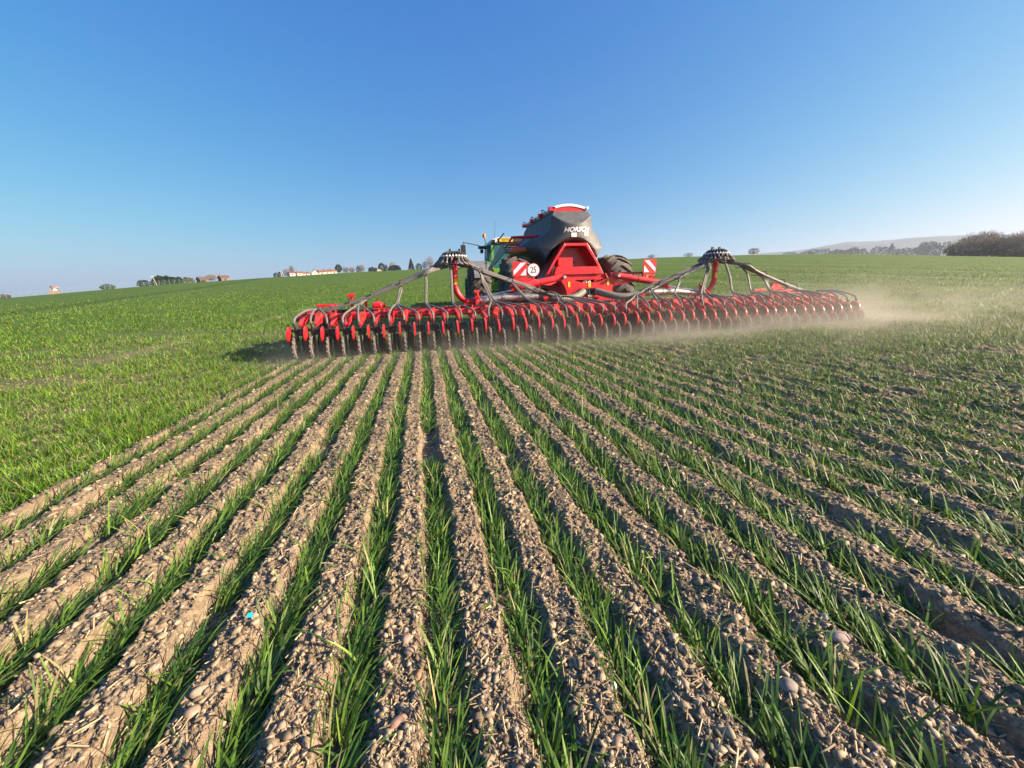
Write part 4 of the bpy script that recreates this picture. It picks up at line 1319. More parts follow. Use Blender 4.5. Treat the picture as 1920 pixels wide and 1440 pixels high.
m.build('sign_border', MT['signred'], sg)
tm = text_mesh('25', 0.155, 0.001, 0, 0.001)
for v in tm.vertices:
    x, y, z = v.co; v.co = (2.475 - DB[0] + x * 0.92, by - 0.0125 - z - DB[1], 1.435 + y * 1.25)
tm.materials.clear(); link('lettering', tm, MT['ink'], sg)
m = D(); m.box(5.29, 5.35, by + 0.006, by + 0.0145, 1.15, 1.27); m.build('indicator_lamp', MT['orange'], drill)
m = D(); m.lathe([(-0.01, 0.06), (0.01, 0.06)], (5.44, by + 0.004, 1.21), 'y', 20); m.build('rear_lamp', MT['redlens'], drill)

# ------------------------------------------------------------------ tractor
TBZ = 0.22
TB = (CX, 16.9, TBZ)
tr = empty('tractor', TB)
tag(tr, 'green tractor with a yellow number plate on its cab, mostly hidden by the drill', 'tractor')
def T(): return MB(TB)
for s, lab in ((-1, 'left rear tractor tyre'), (1, 'right rear tractor tyre')):
    t = big_tyre(TB, CX + s * 1.42, 16.55, TBZ + 0.92, 0.92, 0.78, 20, 'tyre', tr, 0.06)
    tag(t, lab)
for s in (-1, 1):
    t = big_tyre(TB, CX + s * 1.30, 19.7, TBZ + 0.72, 0.72, 0.60, 18, 'tyre', tr, 0.05)
    tag(t, ('left' if s < 0 else 'right') + ' front tractor tyre')
m = T()
m.box(CX - 0.35, CX + 0.35, 15.9, 20.2, 0.95, 1.45)
m.box(CX - 0.42, CX + 0.42, 18.3, 20.9, 1.35, 2.10)
m.box(CX - 1.35, CX + 1.35, 19.6, 19.8, 0.85, 1.0); m.box(CX - 1.3, CX + 1.3, 16.45, 16.65, 1.05, 1.25)
m.prism([(16.1, 1.55), (18.3, 1.55), (18.3, 1.85), (16.1, 1.85)], 'x', CX - 0.88, CX + 0.88)
m.build('body', MT['green'], tr, bevel=0.03)
m = T()
for s in (-1, 1):
    ar = [(16.55 + 1.04 * math.cos(R_(a)), TBZ + 0.94 + 1.02 * math.sin(R_(a))) for a in range(35, 161, 9)]
    ar2 = [(16.55 + 0.99 * math.cos(R_(a)), TBZ + 0.94 + 0.97 * math.sin(R_(a))) for a in range(160, 34, -9)]
    xs = sorted((CX + s * 1.02, CX + s * 1.70))
    m.prism(ar + ar2, 'x', xs[0], xs[1])
m.build('mudguard', MT['grey'], tr)
m = T()
m.prism([(CX - 1.22, 1.98), (CX - 0.85, 1.88), (CX - 0.80, 2.04), (CX - 1.1, 2.12)], 'y', 16.0, 17.3)
m.build('fender_top', MT['green'], tr, bevel=0.02)
# cab
cx0, cx1 = CX - 0.86, CX + 0.86
cy0, cy1 = 16.30, 18.25
m = T()
for x, y, xt, yt in ((cx0, cy0, cx0 + .03, cy0 + .06), (cx1, cy0, cx1 - .03, cy0 + .06)):
    m.bar((x, y, 1.55), (xt, yt, 2.86), 0.09, 0.09)
m.bar((cx0 - 0.16, cy0 - 0.02, 1.1), (cx0 + 0.02, cy0 + 0.02, 1.9), 0.08, 0.08)
m.box(cx0, cx1, cy0, cy0 + .06, 1.52, 1.62)
m.build('cab_pillar', MT['green'], tr, bevel=0.01)
m = T()
for x, y, xt, yt in ((cx0, cy1, cx0 + .05, cy1 - .1), (cx1, cy1, cx1 - .05, cy1 - .1), (cx0, 17.3, cx0 + .03, 17.3), (cx1, 17.3, cx1 - .03, 17.3)):
    m.bar((x, y, 1.55), (xt, yt, 2.86), 0.06, 0.06)
m.box(cx0, cx1, cy0 - 0.02, cy1, 2.80, 2.865); m.box(cx0, cx1, cy0, cy1, 1.50, 1.56)
m.box(CX - 0.25, CX + 0.25, 17.0, 17.5, 1.56, 2.25); m.box(CX - 0.22, CX + 0.22, 16.9, 17.02, 2.0, 2.55)
m.build('cab_frame', MT['black'], tr, bevel=0.008)
m = T()
m.box(cx0 + 0.05, cx1 - 0.05, cy0 + 0.02, cy0 + 0.026, 1.62, 2.80)
m.box(cx0 + 0.010, cx0 + 0.016, cy0 + 0.08, cy1 - 0.08, 1.58, 2.80)
m.box(cx1 - 0.016, cx1 - 0.010, cy0 + 0.08, cy1 - 0.08, 1.58, 2.80)
m.box(cx0 + 0.05, cx1 - 0.05, cy1 - 0.03, cy1 - 0.024, 1.58, 2.80)
m.build('cab_window', MT['glass'], tr)
m = T()
m.prism([(cx0 - 0.02, 2.87), (cx1 + 0.02, 2.87), (cx1 - 0.02, 3.02), (cx1 - 0.30, 3.08), (cx0 + 0.30, 3.08), (cx0 - 0.0, 2.98)], 'y', cy0 + 0.05, cy1 + 0.15)
rf = m.build('cab_roof', MT['white'], tr, bevel=0.03)
m = T()
m.box(cx0 + 0.30, cx1 - 0.30, cy0 - 0.06, cy0 + 0.04, 2.86, 3.05)
m.box(cx0 + 0.02, cx0 + 0.30, cy0 - 0.04, cy0 + 0.04, 2.83, 2.98)
m.build('roof_visor', MT['black'], rf, bevel=0.01)
m = T(); m.box(cx0 + 0.33, cx0 + 0.88, cy0 - 0.075, cy0 - 0.062, 2.89, 3.02)
pl = m.build('number_plate', MT['plate'], tr)
tm = text_mesh('TJ20 VUU', 0.12, 0.001, 0, 0.001)
for v in tm.vertices:
    x, y, z = v.co; v.co = (cx0 + 0.605 - TB[0] + x * 0.88, cy0 - 0.078 - z - TB[1], 2.955 + y - TBZ)
tm.materials.clear(); link('lettering', tm, MT['ink'], pl)
m = T()
m.lathe([(-0.05, 0.05), (0.0, 0.075), (0.02, 0.075)], (cx0 + 0.20, cy0 - 0.04, 2.91), 'y', 16)
m.build('work_lamp', MT['lamp'], tr)
# mirrors, beacon, aerial
m = T()
m.tube([(cx0 + 0.02, 17.9, 2.83), (cx0 - 0.50, 17.9, 2.98), (cx0 - 0.98, 17.6, 3.03), (cx0 - 1.02, 17.6, 2.88)], 0.022, 8)
m.box(cx0 - 0.30, cx0 + 0.05, 17.85, 17.95, 2.78, 2.90)
m.box(cx0 - 0.22, cx0 - 0.10, 17.8, 17.95, 2.60, 2.76)
m.build('mirror_arm', MT['black'], tr)
m = T(); m.box(cx0 - 1.11, cx0 - 0.90, 17.5, 17.6, 2.42, 2.92)
m.build('mirror', MT['black'], tr, bevel=0.02)
m = T()
m.tube([(cx0 + 0.06, 17.8, 2.86), (cx0 - 0.02, 17.8, 3.22)], 0.022, 8)
bs = m.build('beacon_stalk', MT['black'], tr)
m = T(); m.lathe([(-0.08, 0.06), (-0.02, 0.075), (0.07, 0.07), (0.10, 0.03)], (cx0 - 0.03, 17.8, 3.31), 'z', 14)
m.build('beacon', MT['orange'], bs)
m = T()
m.tube([(cx0 + 0.20, 16.6, 3.0), (cx0 + 0.22, 16.6, 3.25), (cx0 + 0.26, 16.6, 3.75)], [0.012, 0.008, 0.005], 6)
m.build('aerial', MT['black'], tr)
m = T()
m.tube(catmull([(cx0 - 0.62, 16.4, 1.75), (cx0 - 0.55, 16.4, 1.92), (cx0 - 0.3, 16.4, 2.0), (cx0, 16.4, 2.03)], 4), 0.018, 6)
m.box(cx0 - 0.75, cx0 - 0.35, 17.4, 17.5, 1.83, 1.90); m.box(cx0 - 0.78, cx0 - 0.70, 17.4, 17.5, 1.83, 2.10)
m.lathe([(-0.05, 0.05), (0.05, 0.05)], (cx0 - 0.80, 17.45, 2.12), 'y', 10)
m.build('grab_rail', MT['black'], tr)
m = T()
m.prism([(cx0 - 0.50, 1.72), (cx0 - 0.02, 1.69), (cx0 - 0.12, 1.76), (cx0 - 0.44, 1.79)], 'y', 15.90, 15.93)
m.build('rear_lamp', MT['redlens'], tr)

# ------------------------------------------------------------------ the skyline
def pol(az, r):
    return r * math.sin(R_(az)), r * math.cos(R_(az))
def gz_at(x, y): return float(macro(np.array([x]), np.array([y]))[0])
def top_h(az, el, r):
    """height above the ground of a thing at distance r whose top stands at elevation el"""
    x, y = pol(az, r); return CAM_H + r * math.tan(R_(el)) - gz_at(x, y)

def bare_tree(az, r, h, w, label, group=None, col=(0.15, 0.115, 0.09), trunk=0.2, seed=0, dense=1.0, cat='tree', name='bare_tree', twigr=1.0):
    rg = np.random.default_rng(seed + int(az * 13) % 997 + 1000)
    x, y = pol(az, r); z = gz_at(x, y) - 0.1
    t = empty(name, (x, y, z)); tag(t, label, cat, group)
    A, B_, RA, RB, LV = [], [], [], [], []
    def add(p, q, ra, rb, l): A.append(p); B_.append(q); RA.append(ra); RB.append(rb); LV.append(l)
    cz, rz, rx = h * 0.56, h * 0.44, w / 2
    add((0, 0, 0), (0, 0, h * 0.30), h * 0.030, h * 0.022, 0); add((0, 0, h * 0.30), (0.03 * h, 0, h * 0.62), h * 0.022, h * 0.008, 0)
    def shell(u):
        v = rg.normal(0, 1, 3); v /= np.linalg.norm(v)
        lump = 0.80 + 0.30 * math.sin(3.1 * v[0] + seed) * math.cos(2.7 * v[1] + 1.3 * seed) + 0.12 * rg.random()
        return np.array([v[0] * rx * u * lump, v[1] * rx * u * lump, cz + v[2] * rz * u * min(1.0, lump + 0.08)])
    for _ in range(int(26 * dense)):
        e = shell(0.72); s0 = np.array([0, 0, h * (0.22 + 0.35 * rg.random())]); mid = (s0 + e) / 2 + np.array([0, 0, -0.04 * h])
        add(s0, mid, h * 0.010, h * 0.007, 1); add(mid, e, h * 0.007, h * 0.004, 1)
    for _ in range(int(620 * dense)):
        u = 0.45 + 0.55 * rg.random() ** 0.6
        p = shell(u); o = p - np.array([0, 0, h * 0.25]); o /= (np.linalg.norm(o) + 1e-6)
        dd = o * 0.8 + rg.normal(0, 0.45, 3) + np.array([0, 0, 0.25]); dd /= np.linalg.norm(dd)
        q = p + dd * h * (0.05 + 0.08 * rg.random())
        if q[2] < 0.06 * h: continue
        add(p, q, 0.0, 0.0, 2)
    P = np.array(A, dtype=float); Q = np.array(B_, dtype=float); R0 = np.array(RA); R1 = np.array(RB); lv = np.array(LV)
    Q[:, 2] = np.minimum(Q[:, 2], h)
    R0 = np.maximum(R0, 0.030 * twigr * r / 300); R1 = np.maximum(R1, 0.018 * twigr * r / 300)
    def mesh(mask, nm, colr):
        p, q, r0, r1 = P[mask], Q[mask], R0[mask], R1[mask]; n = len(p)
        d = q - p; d /= (np.linalg.norm(d, axis=1, keepdims=True) + 1e-9)
        s = np.cross(d, np.array([0.3, 0.2, 1.0])); s /= (np.linalg.norm(s, axis=1, keepdims=True) + 1e-9); u = np.cross(d, s)
        ring = []
        for base, rr in ((p, r0), (q, r1)):
            for k in range(4):
                a = k * math.pi / 2
                ring.append(base + (s * math.cos(a) + u * math.sin(a)) * rr[:, None])
        V = np.stack(ring, 1).reshape(-1, 3)
        b = (np.arange(n) * 8)[:, None, None]
        F = (b + np.array([[k, (k + 1) % 4, 4 + (k + 1) % 4, 4 + k] for k in range(4)])[None]).reshape(-1, 4)
        cc = np.repeat((np.array(colr) * (0.7 + 0.6 * rg.random((n, 1))))[:, None], 8, 1).reshape(-1, 3)
        np_mesh(nm, V, F, MT['twig'], cols=cc, parent=t)
    mesh(lv <= 1, 'trunk', tuple(c * 0.8 for c in col)); mesh(lv > 1, 'crown', col)
    return t

def leafy(az, r, h, w, label, group=None, col=(0.030, 0.055, 0.022), shape='blob', seed=0, cat='tree', name='evergreen_tree', depth=None, base=0.0, n=1500):
    rg = np.random.default_rng(seed + int(abs(az) * 31) % 997 + 5)
    x, y = pol(az, r); z = gz_at(x, y) - 0.15
    t = empty(name, (x, y, z), (0, 0, -R_(az))); tag(t, label, cat, group)
    depth = depth or min(w, 6)
    th = rg.random(n) * 6.28; 
    if shape == 'cone':
        v = rg.random(n) ** 0.8; rad = (1 - v) ** 0.85 * (0.75 + 0.35 * rg.random(n)) + 0.03
        P = np.stack([np.cos(th) * rad * w / 2, np.sin(th) * rad * depth / 2, base * h + v * h * (1 - base)], -1)
    elif shape == 'hedge':
        u = rg.random(n) * 2 - 1; v = rg.random(n)
        prof = (0.80 + 0.35 * (fbm(u * 4 + seed, u * 0 + 3.0, 3, seed) - 0.3)) * (1 - np.abs(u) ** 6 * 0.5)
        P = np.stack([u * w / 2, (rg.random(n) - .5) * depth * np.sqrt(1 - v ** 3 * 0.8), v ** 0.7 * h * prof], -1)
    else:
        ph = np.arccos(1 - 2 * rg.random(n)); rr = 0.80 + 0.3 * rg.random(n)
        lump = 0.78 + 0.45 * fbm(np.cos(th) * np.sin(ph) * 1.8 + 7 + seed, np.cos(ph) * 1.8 + np.sin(th), 3, 77 + seed)
        rr = rr * lump
        P = np.stack([np.cos(th) * np.sin(ph) * rr * w / 2, np.sin(th) * np.sin(ph) * rr * depth / 2, h * (0.5 + base / 2) + np.cos(ph) * rr * h * (0.5 - base / 2)], -1)
        P[:, 2] = np.clip(P[:, 2], 0.05, h * 1.05)
    s = (0.12 + 0.14 * rg.random(n)) * (h + w) / 12 + 0.10
    a = rg.normal(0, 1, (n, 3)); a /= np.linalg.norm(a, axis=1, keepdims=True)
    b = np.cross(a, rg.normal(0, 1, (n, 3))); b /= np.linalg.norm(b, axis=1, keepdims=True)
    V = np.stack([P - a * s[:, None], P + b * s[:, None] * .8, P + a * s[:, None], P - b * s[:, None] * .8], 1).reshape(-1, 3)
    F = np.arange(n * 4).reshape(-1, 4)
    cc = np.repeat((np.array(col) * (0.45 + 0.75 * rg.random((n, 1))))[:, None], 4, 1).reshape(-1, 3)
    np_mesh('crown', V, F, MT['leafcrown'], cols=cc, parent=t)
    m = MB(); m.tube([(0, 0, 0), (0.05, 0, h * 0.4), (0, 0.05, h * 0.75)], [h * 0.03, h * 0.022, h * 0.008], 7)
    m.build('trunk', MT['wood'], t)
    return t

GH = 'trees and hedges along the skyline'
# right of the machine
bare_tree(31.9, 260, top_h(31.9, 3.66, 260), 4.6, 'small bare round tree on the skyline just behind the right striped board', GH, seed=3, twigr=1.2)
bare_tree(36.45, 300, top_h(36.45, 3.60, 300), 6.0, 'low bare bush-like tree on the skyline left of the right hose tower', GH, seed=4, twigr=1.3)
bare_tree(43.65, 330, top_h(43.65, 3.68, 330), 7.4, 'lone round bare tree on the skyline right of the right hose tower', GH, seed=5, dense=1.25, twigr=1.4)
# left skyline
leafy(-39.3, 230, top_h(-39.2, 0.98, 230), 4.0, 'low reddish-brown bush at the left edge of the skyline', GH, (0.10, 0.055, 0.045), seed=1, name='bush', cat='bush', n=500)
leafy(-32.55, 240, top_h(-32.55, 1.72, 240), 4.6, 'single dull green bush standing behind the airfield fence', GH, (0.055, 0.085, 0.045), seed=2, name='bush', cat='bush', n=900)
leafy(-29.8, 250, top_h(-29.7, 2.08, 250), 4.8, 'short dark hedge left of the leaning pole', GH, (0.022, 0.045, 0.018), seed=3, name='hedge', cat='hedge', n=1100)
leafy(-27.85, 255, top_h(-27.7, 2.60, 255), 11.8, 'long dark evergreen hedge right of the leaning pole', GH, (0.020, 0.045, 0.018), 'hedge', seed=9, name='hedge', cat='hedge', depth=4, n=2600)
leafy(-26.1, 258, top_h(-26.1, 2.40, 258), 5.2, 'yellowish green hedge at the right end of the dark hedge', GH, (0.13, 0.13, 0.03), 'hedge', seed=5, name='hedge', cat='hedge', depth=4, n=1100)
bare_tree(-24.0, 290, top_h(-24.0, 2.66, 290), 6.2, 'round tan bare tree beside the low brown farmhouse', GH, (0.24, 0.17, 0.11), seed=8, dense=1.3, twigr=1.6)
leafy(-17.55, 400, top_h(-17.5, 2.75, 400), 4.2, 'dark green shrub left of the forked white pole', GH, (0.028, 0.05, 0.022), seed=6, name='bush', cat='bush', n=700)
leafy(-17.1, 405, top_h(-17.1, 2.88, 405), 3.6, 'taller dark green tree touching the forked white pole', GH, (0.028, 0.05, 0.022), seed=7, n=700)
bare_tree(-16.35, 430, top_h(-16.3, 3.25, 430), 7.5, 'reddish bare tree left of the white cottages', GH, (0.20, 0.13, 0.11), seed=9, twigr=1.3)
bare_tree(-15.75, 440, top_h(-15.75, 3.62, 440), 4.6, 'tall slim bare tree above the white cottages', GH, (0.17, 0.13, 0.12), seed=10, twigr=1.2)
leafy(-10.35, 430, top_h(-10.3, 3.68, 430), 6.2, 'dark round-topped evergreen tree right of the white houses', GH, (0.030, 0.055, 0.03), seed=11, base=0.25, n=1300)
bare_tree(-9.5, 450, top_h(-9.5, 3.42, 450), 8.0, 'brownish bare tree beside the dark round-topped evergreen', GH, (0.19, 0.14, 0.11), seed=12, twigr=1.5)
bare_tree(-8.75, 455, top_h(-8.75, 3.36, 455), 6.6, 'low bare tree between the brownish one and the pale one', GH, (0.20, 0.14, 0.11), seed=13, twigr=1.5)
bare_tree(-7.5, 440, top_h(-7.5, 3.66, 440), 8.0, 'pale broad bare tree left of the evergreen belt', GH, (0.26, 0.22, 0.17), seed=14, dense=1.2, twigr=1.5)
leafy(-7.95, 430, top_h(-7.9, 3.45, 430), 4.0, 'dull green tree in front of the pale broad bare tree', GH, (0.06, 0.075, 0.04), seed=15, n=800)
leafy(-6.1, 440, top_h(-6.1, 3.36, 440), 9.5, 'dark clipped hedge behind the small tan gable', GH, (0.028, 0.048, 0.026), 'hedge', seed=16, name='hedge', cat='hedge', n=1500)
leafy(-4.95, 450, top_h(-4.95, 3.80, 450), 7.0, 'tall dark evergreen right of the small tan gable', GH, (0.024, 0.045, 0.025), seed=17, n=1400)
leafy(-4.35, 452, top_h(-4.35, 3.62, 452), 4.5, 'pointed dark evergreen in the middle of the belt', GH, (0.024, 0.045, 0.025), 'cone', seed=18, n=900)
bare_tree(-3.55, 480, top_h(-3.55, 3.94, 480), 8.0, 'pale bare tree rising behind the evergreen belt', GH, (0.27, 0.24, 0.21), seed=19, dense=1.2, twigr=1.5)
leafy(-3.3, 450, top_h(-3.3, 3.60, 450), 13.0, 'broad dark evergreen belt in front of a pale bare tree', GH, (0.026, 0.046, 0.026), 'hedge', seed=20, name='hedge', cat='hedge', n=1900)
leafy(-1.07, 440, top_h(-1.0, 4.30, 440), 7.4, 'tall dark conical conifer, highest tree of the belt', GH, (0.030, 0.045, 0.028), 'cone', seed=21, n=1700)
leafy(-0.05, 445, top_h(0, 3.66, 445), 6.5, 'low dark evergreen right of the conical conifer', GH, (0.026, 0.046, 0.026), seed=22, n=1000)
bare_tree(1.5, 460, top_h(1.5, 4.62, 460), 10.5, 'tall pale bare tree just left of the left hose tower', GH, (0.23, 0.21, 0.20), seed=23, dense=1.2, twigr=1.3)
bare_tree(0.75, 462, top_h(0.75, 3.95, 462), 6.0, 'smaller pale bare tree at the foot of the tall one', GH, (0.23, 0.21, 0.20), seed=24, twigr=1.3)
leafy(2.6, 465, top_h(2.6, 3.4, 465), 12, 'low dark hedge seen under the left hose tower', GH, (0.03, 0.05, 0.028), 'hedge', seed=25, name='hedge', cat='hedge', n=1200)
# wood at the right edge: single bare trees standing close together
for k, (az, el, w, dr) in enumerate([(59.95, 2.35, 5, 0), (60.25, 2.75, 7, 6), (60.7, 3.15, 8, 12), (61.15, 3.30, 9, 4), (61.6, 3.55, 10, 15), (62.0, 3.62, 10, 3), (62.4, 3.50, 9, 12), (62.8, 3.15, 8, 2), (63.2, 2.95, 8, 10), (63.6, 3.10, 9, 5), (64.0, 3.30, 9, 12), (64.5, 3.40, 10, 4), (65.0, 3.3, 10, 9), (65.6, 3.2, 10, 3)]):
    r = 262 + dr
    bare_tree(az, r, top_h(az, el, r), w, ['small bare tree at the left end of the brown wood', 'second bare tree from the left end of the brown wood'][k] if k < 2 else
              'bare brown tree within the close-packed wood at the right edge', 'bare trees of the wood at the right edge', (0.24, 0.185, 0.145), seed=40 + k, dense=1.2, twigr=1.5)
leafy(61.9, 258, top_h(61.9, 2.05, 258), 18, 'brown bramble undergrowth along the foot of the wood', None, (0.24, 0.18, 0.12), 'hedge', seed=60, name='undergrowth', cat='undergrowth', n=2600, depth=6)
leafy(64.6, 262, top_h(64.6, 1.9, 262), 14, 'brown undergrowth at the very right edge of the wood', None, (0.24, 0.18, 0.12), 'hedge', seed=61, name='undergrowth', cat='undergrowth', n=2000, depth=6)

# houses
def house(az, r, w, el_eave, el_ridge, label, gable=False, wall='wall', group='white houses on the skyline', chim=1, d=7.0):
    x, y = pol(az, r); z = gz_at(x, y)
    he = top_h(az, el_eave, r); hr = top_h(az, el_ridge, r)
    he = max(he, 2.2); hr = max(hr, he + 1.2)
    t = empty('house', (x, y, z), (0, 0, -R_(az) + (0.25 if not gable else 0.1))); tag(t, label, 'house', group)
    m = MB(); m.box(-w / 2, w / 2, -d / 2, d / 2, -0.3, he)
    if gable: m.prism([(-w / 2, he), (w / 2, he), (0, hr - 0.1)], 'y', -d / 2 + 0.002, d / 2 - 0.002)
    else: m.prism([(-d / 2, he), (d / 2, he), (0, hr - 0.1)], 'x', -w / 2 + 0.002, w / 2 - 0.002)
    m.build('wall', MT[wall], t)
    m = MB()
    e = 0.3
    if gable:
        for s in (-1, 1): m.prism([(s * (w / 2 + e), he - 0.15), (0, hr), (0, hr + 0.18), (s * (w / 2 + e), he + 0.05)], 'y', -d / 2 - e, d / 2 + e)
    else:
        for s in (-1, 1): m.prism([(s * (d / 2 + e), he - 0.15), (0, hr), (0, hr + 0.18), (s * (d / 2 + e), he + 0.05)], 'x', -w / 2 - e, w / 2 + e)
    rf = m.build('roof', MT['roofbrown' if wall == 'brick' else 'roof'], t)
    for k in range(chim):
        m = MB(); cx = (-w / 2 + 0.6) if k == 0 else (w / 2 - 0.6)
        if gable: cx = 0.0
        m.box(cx - 0.4, cx + 0.4, -0.4, 0.4, hr - 0.5, hr + 1.0); m.box(cx - 0.15, cx + 0.15, -0.15, 0.15, hr + 1.0, hr + 1.35)
        m.build('chimney', MT['brick'], rf)
    nw = max(1, int(w / 3))
    if not gable:
        for k in range(nw):
            cx = -w / 2 + w * (k + .5) / nw
            m = MB(); m.box(cx - 0.55, cx + 0.55, -d / 2 - 0.03, -d / 2 + 0.02, he - 1.7, he - 0.6)
            m.build('window', MT['window'], t)
    return t
house(-15.85, 420, 4.6, 2.66, 2.83, 'white-walled cottage below the tall slim bare tree')
house(-15.02, 425, 4.4, 2.66, 2.83, 'white cottage, middle one of the low group of three')
house(-14.28, 430, 5.6, 2.58, 2.76, 'white cottage at the right end of the low group of three', chim=2)
house(-13.25, 400, 5.8, 2.60, 3.02, 'large white house whose white gable faces the field', gable=True, d=9)
house(-12.5, 404, 4.6, 2.72, 2.98, 'white house with a long brown roof right of the white gable', chim=1)
house(-11.85, 406, 5.2, 2.78, 3.02, 'white house with red roof, middle of the terrace', chim=2)
house(-11.05, 410, 5.0, 2.80, 3.03, 'red-roofed house at the right end of the white terrace', chim=1)
house(-5.36, 415, 4.2, 2.80, 2.99, 'small tan gable end in front of the dark hedge', gable=True, chim=0, wall='wood', group=None)
house(-24.9, 300, 3.4, 1.84, 1.94, 'low brick barn with a long ridge left of the round tan tree', wall='brick', chim=0, group=None)
house(-22.85, 300, 4.2, 1.94, 2.10, 'brown brick farmhouse with a chimney right of the round tan tree', wall='brick', group=None)

# airfield fence, tower and poles
def fence():
    azs = np.arange(-42, -25.6, 0.42)
    r = 215
    pts = [(*pol(a, r + (a + 42) * 0.8), ) for a in azs]
    x0, y0 = pts[0]; z0 = gz_at(x0, y0)
    t = empty('airfield_fence', (x0, y0, z0)); tag(t, 'long pale green wire fence on posts along the left skyline', 'fence')
    tops = []
    post = None
    for (x, y) in pts:
        z = gz_at(x, y) - 0.2; tops.append((x, y, z))
        if post is None:
            m = MB(); m.box(-0.035, 0.035, -0.035, 0.035, 0, 2.25); m.bar((0, 0, 2.22), (0.12, -0.25, 2.5), 0.04, 0.04)
            post = m.build('post', MT['fence'], t); p = post
        else:
            p = post.copy(); COL.objects.link(p)
        p.location = (x - x0, y - y0, z - z0)
    m = MB((x0, y0, z0))
    for (a, b) in zip(tops[:-1], tops[1:]):
        a, b = Vector(a), Vector(b)
        for h in np.arange(0.25, 2.3, 0.33): m.bar(a + Vector((0, 0, h)), b + Vector((0, 0, h)), 0.012, 0.012)
        for k in range(6): 
            q = a.lerp(b, (k + .5) / 6); m.bar(q + Vector((0, 0, 0.2)), q + Vector((0, 0, 2.2)), 0.012, 0.012)
    m.build('wire_panel', MT['fence'], t)
fence()
def tower_ctl():
    r = 300; x, y = pol(-36.1, r); z = gz_at(x, y)
    t = empty('control_tower', (x, y, z), (0, 0, R_(36))); tag(t, 'small airfield tower with a dark red flared top on the left skyline', 'tower')
    H = top_h(-36, 1.60, r)
    m = MB(); m.prism([(-2.2, -0.5), (1.9, -0.5), (1.9, H * 0.45), (-0.6, H * 0.45), (-0.6, H * 0.60), (-1.4, H * 0.60), (-2.2, H * 0.42)], 'y', -1.5, 1.5)
    m.build('building', MT['brick'], t)
    m = MB(); m.prism([(-0.6, H * 0.4), (0.7, H * 0.4), (0.5, H * 0.72), (-0.4, H * 0.72)], 'y', -1.0, 1.0); m.build('shaft', MT['wall'], t)
    m = MB(); m.lathe([(H * 0.70, 0.9), (H * 0.86, 1.5), (H * 0.90, 1.55), (H * 1.0, 1.45)], (0.05, 0, 0), 'z', 12, smooth=False); m.build('lookout', MT['roof'], t)
    m = MB(); m.lathe([(H * 0.84, 1.58), (H * 0.87, 1.6)], (0.05, 0, 0), 'z', 12, smooth=False); m.build('balcony_band', MT['white'], t)
tower_ctl()
def pole(az, r, el, label, fork=False, lean=0.0):
    x, y = pol(az, r); z = gz_at(x, y); h = top_h(az, el, r)
    t = empty('utility_pole', (x, y, z), (0, lean, -R_(az))); tag(t, label, 'pole')
    m = MB(); m.tube([(0, 0, -0.3), (0, 0, h * (0.55 if fork else 1))], [0.15, 0.11] , 8)
    m.build('pole', MT['wall' if fork else 'wood'], t)
    if fork:
        m = MB(); m.tube([(0, 0, h * .5), (-0.5, 0, h)], [0.18, 0.12], 6); m.tube([(0, 0, h * .45), (1.1, 0, h * .85)], [0.18, 0.10], 6); m.build('limb', MT['wall'], t)
    else:
        m = MB(); m.box(-0.8, 0.6, -0.05, 0.05, h - 0.12, h + 0.0); m.build('crossarm', MT['pale'], t)
pole(-28.78, 240, 2.46, 'leaning wooden pole with a pale crossarm between the two dark hedges', lean=-0.22)
pole(-16.95, 395, 2.95, 'forked white pole beside the dark green shrubs', fork=True)
pole(-4.25, 400, 3.15, 'short plain post in front of the evergreen belt', lean=-0.1)
pole(32.75, 255, 3.50, 'thin bare post on the skyline right of the small round tree')

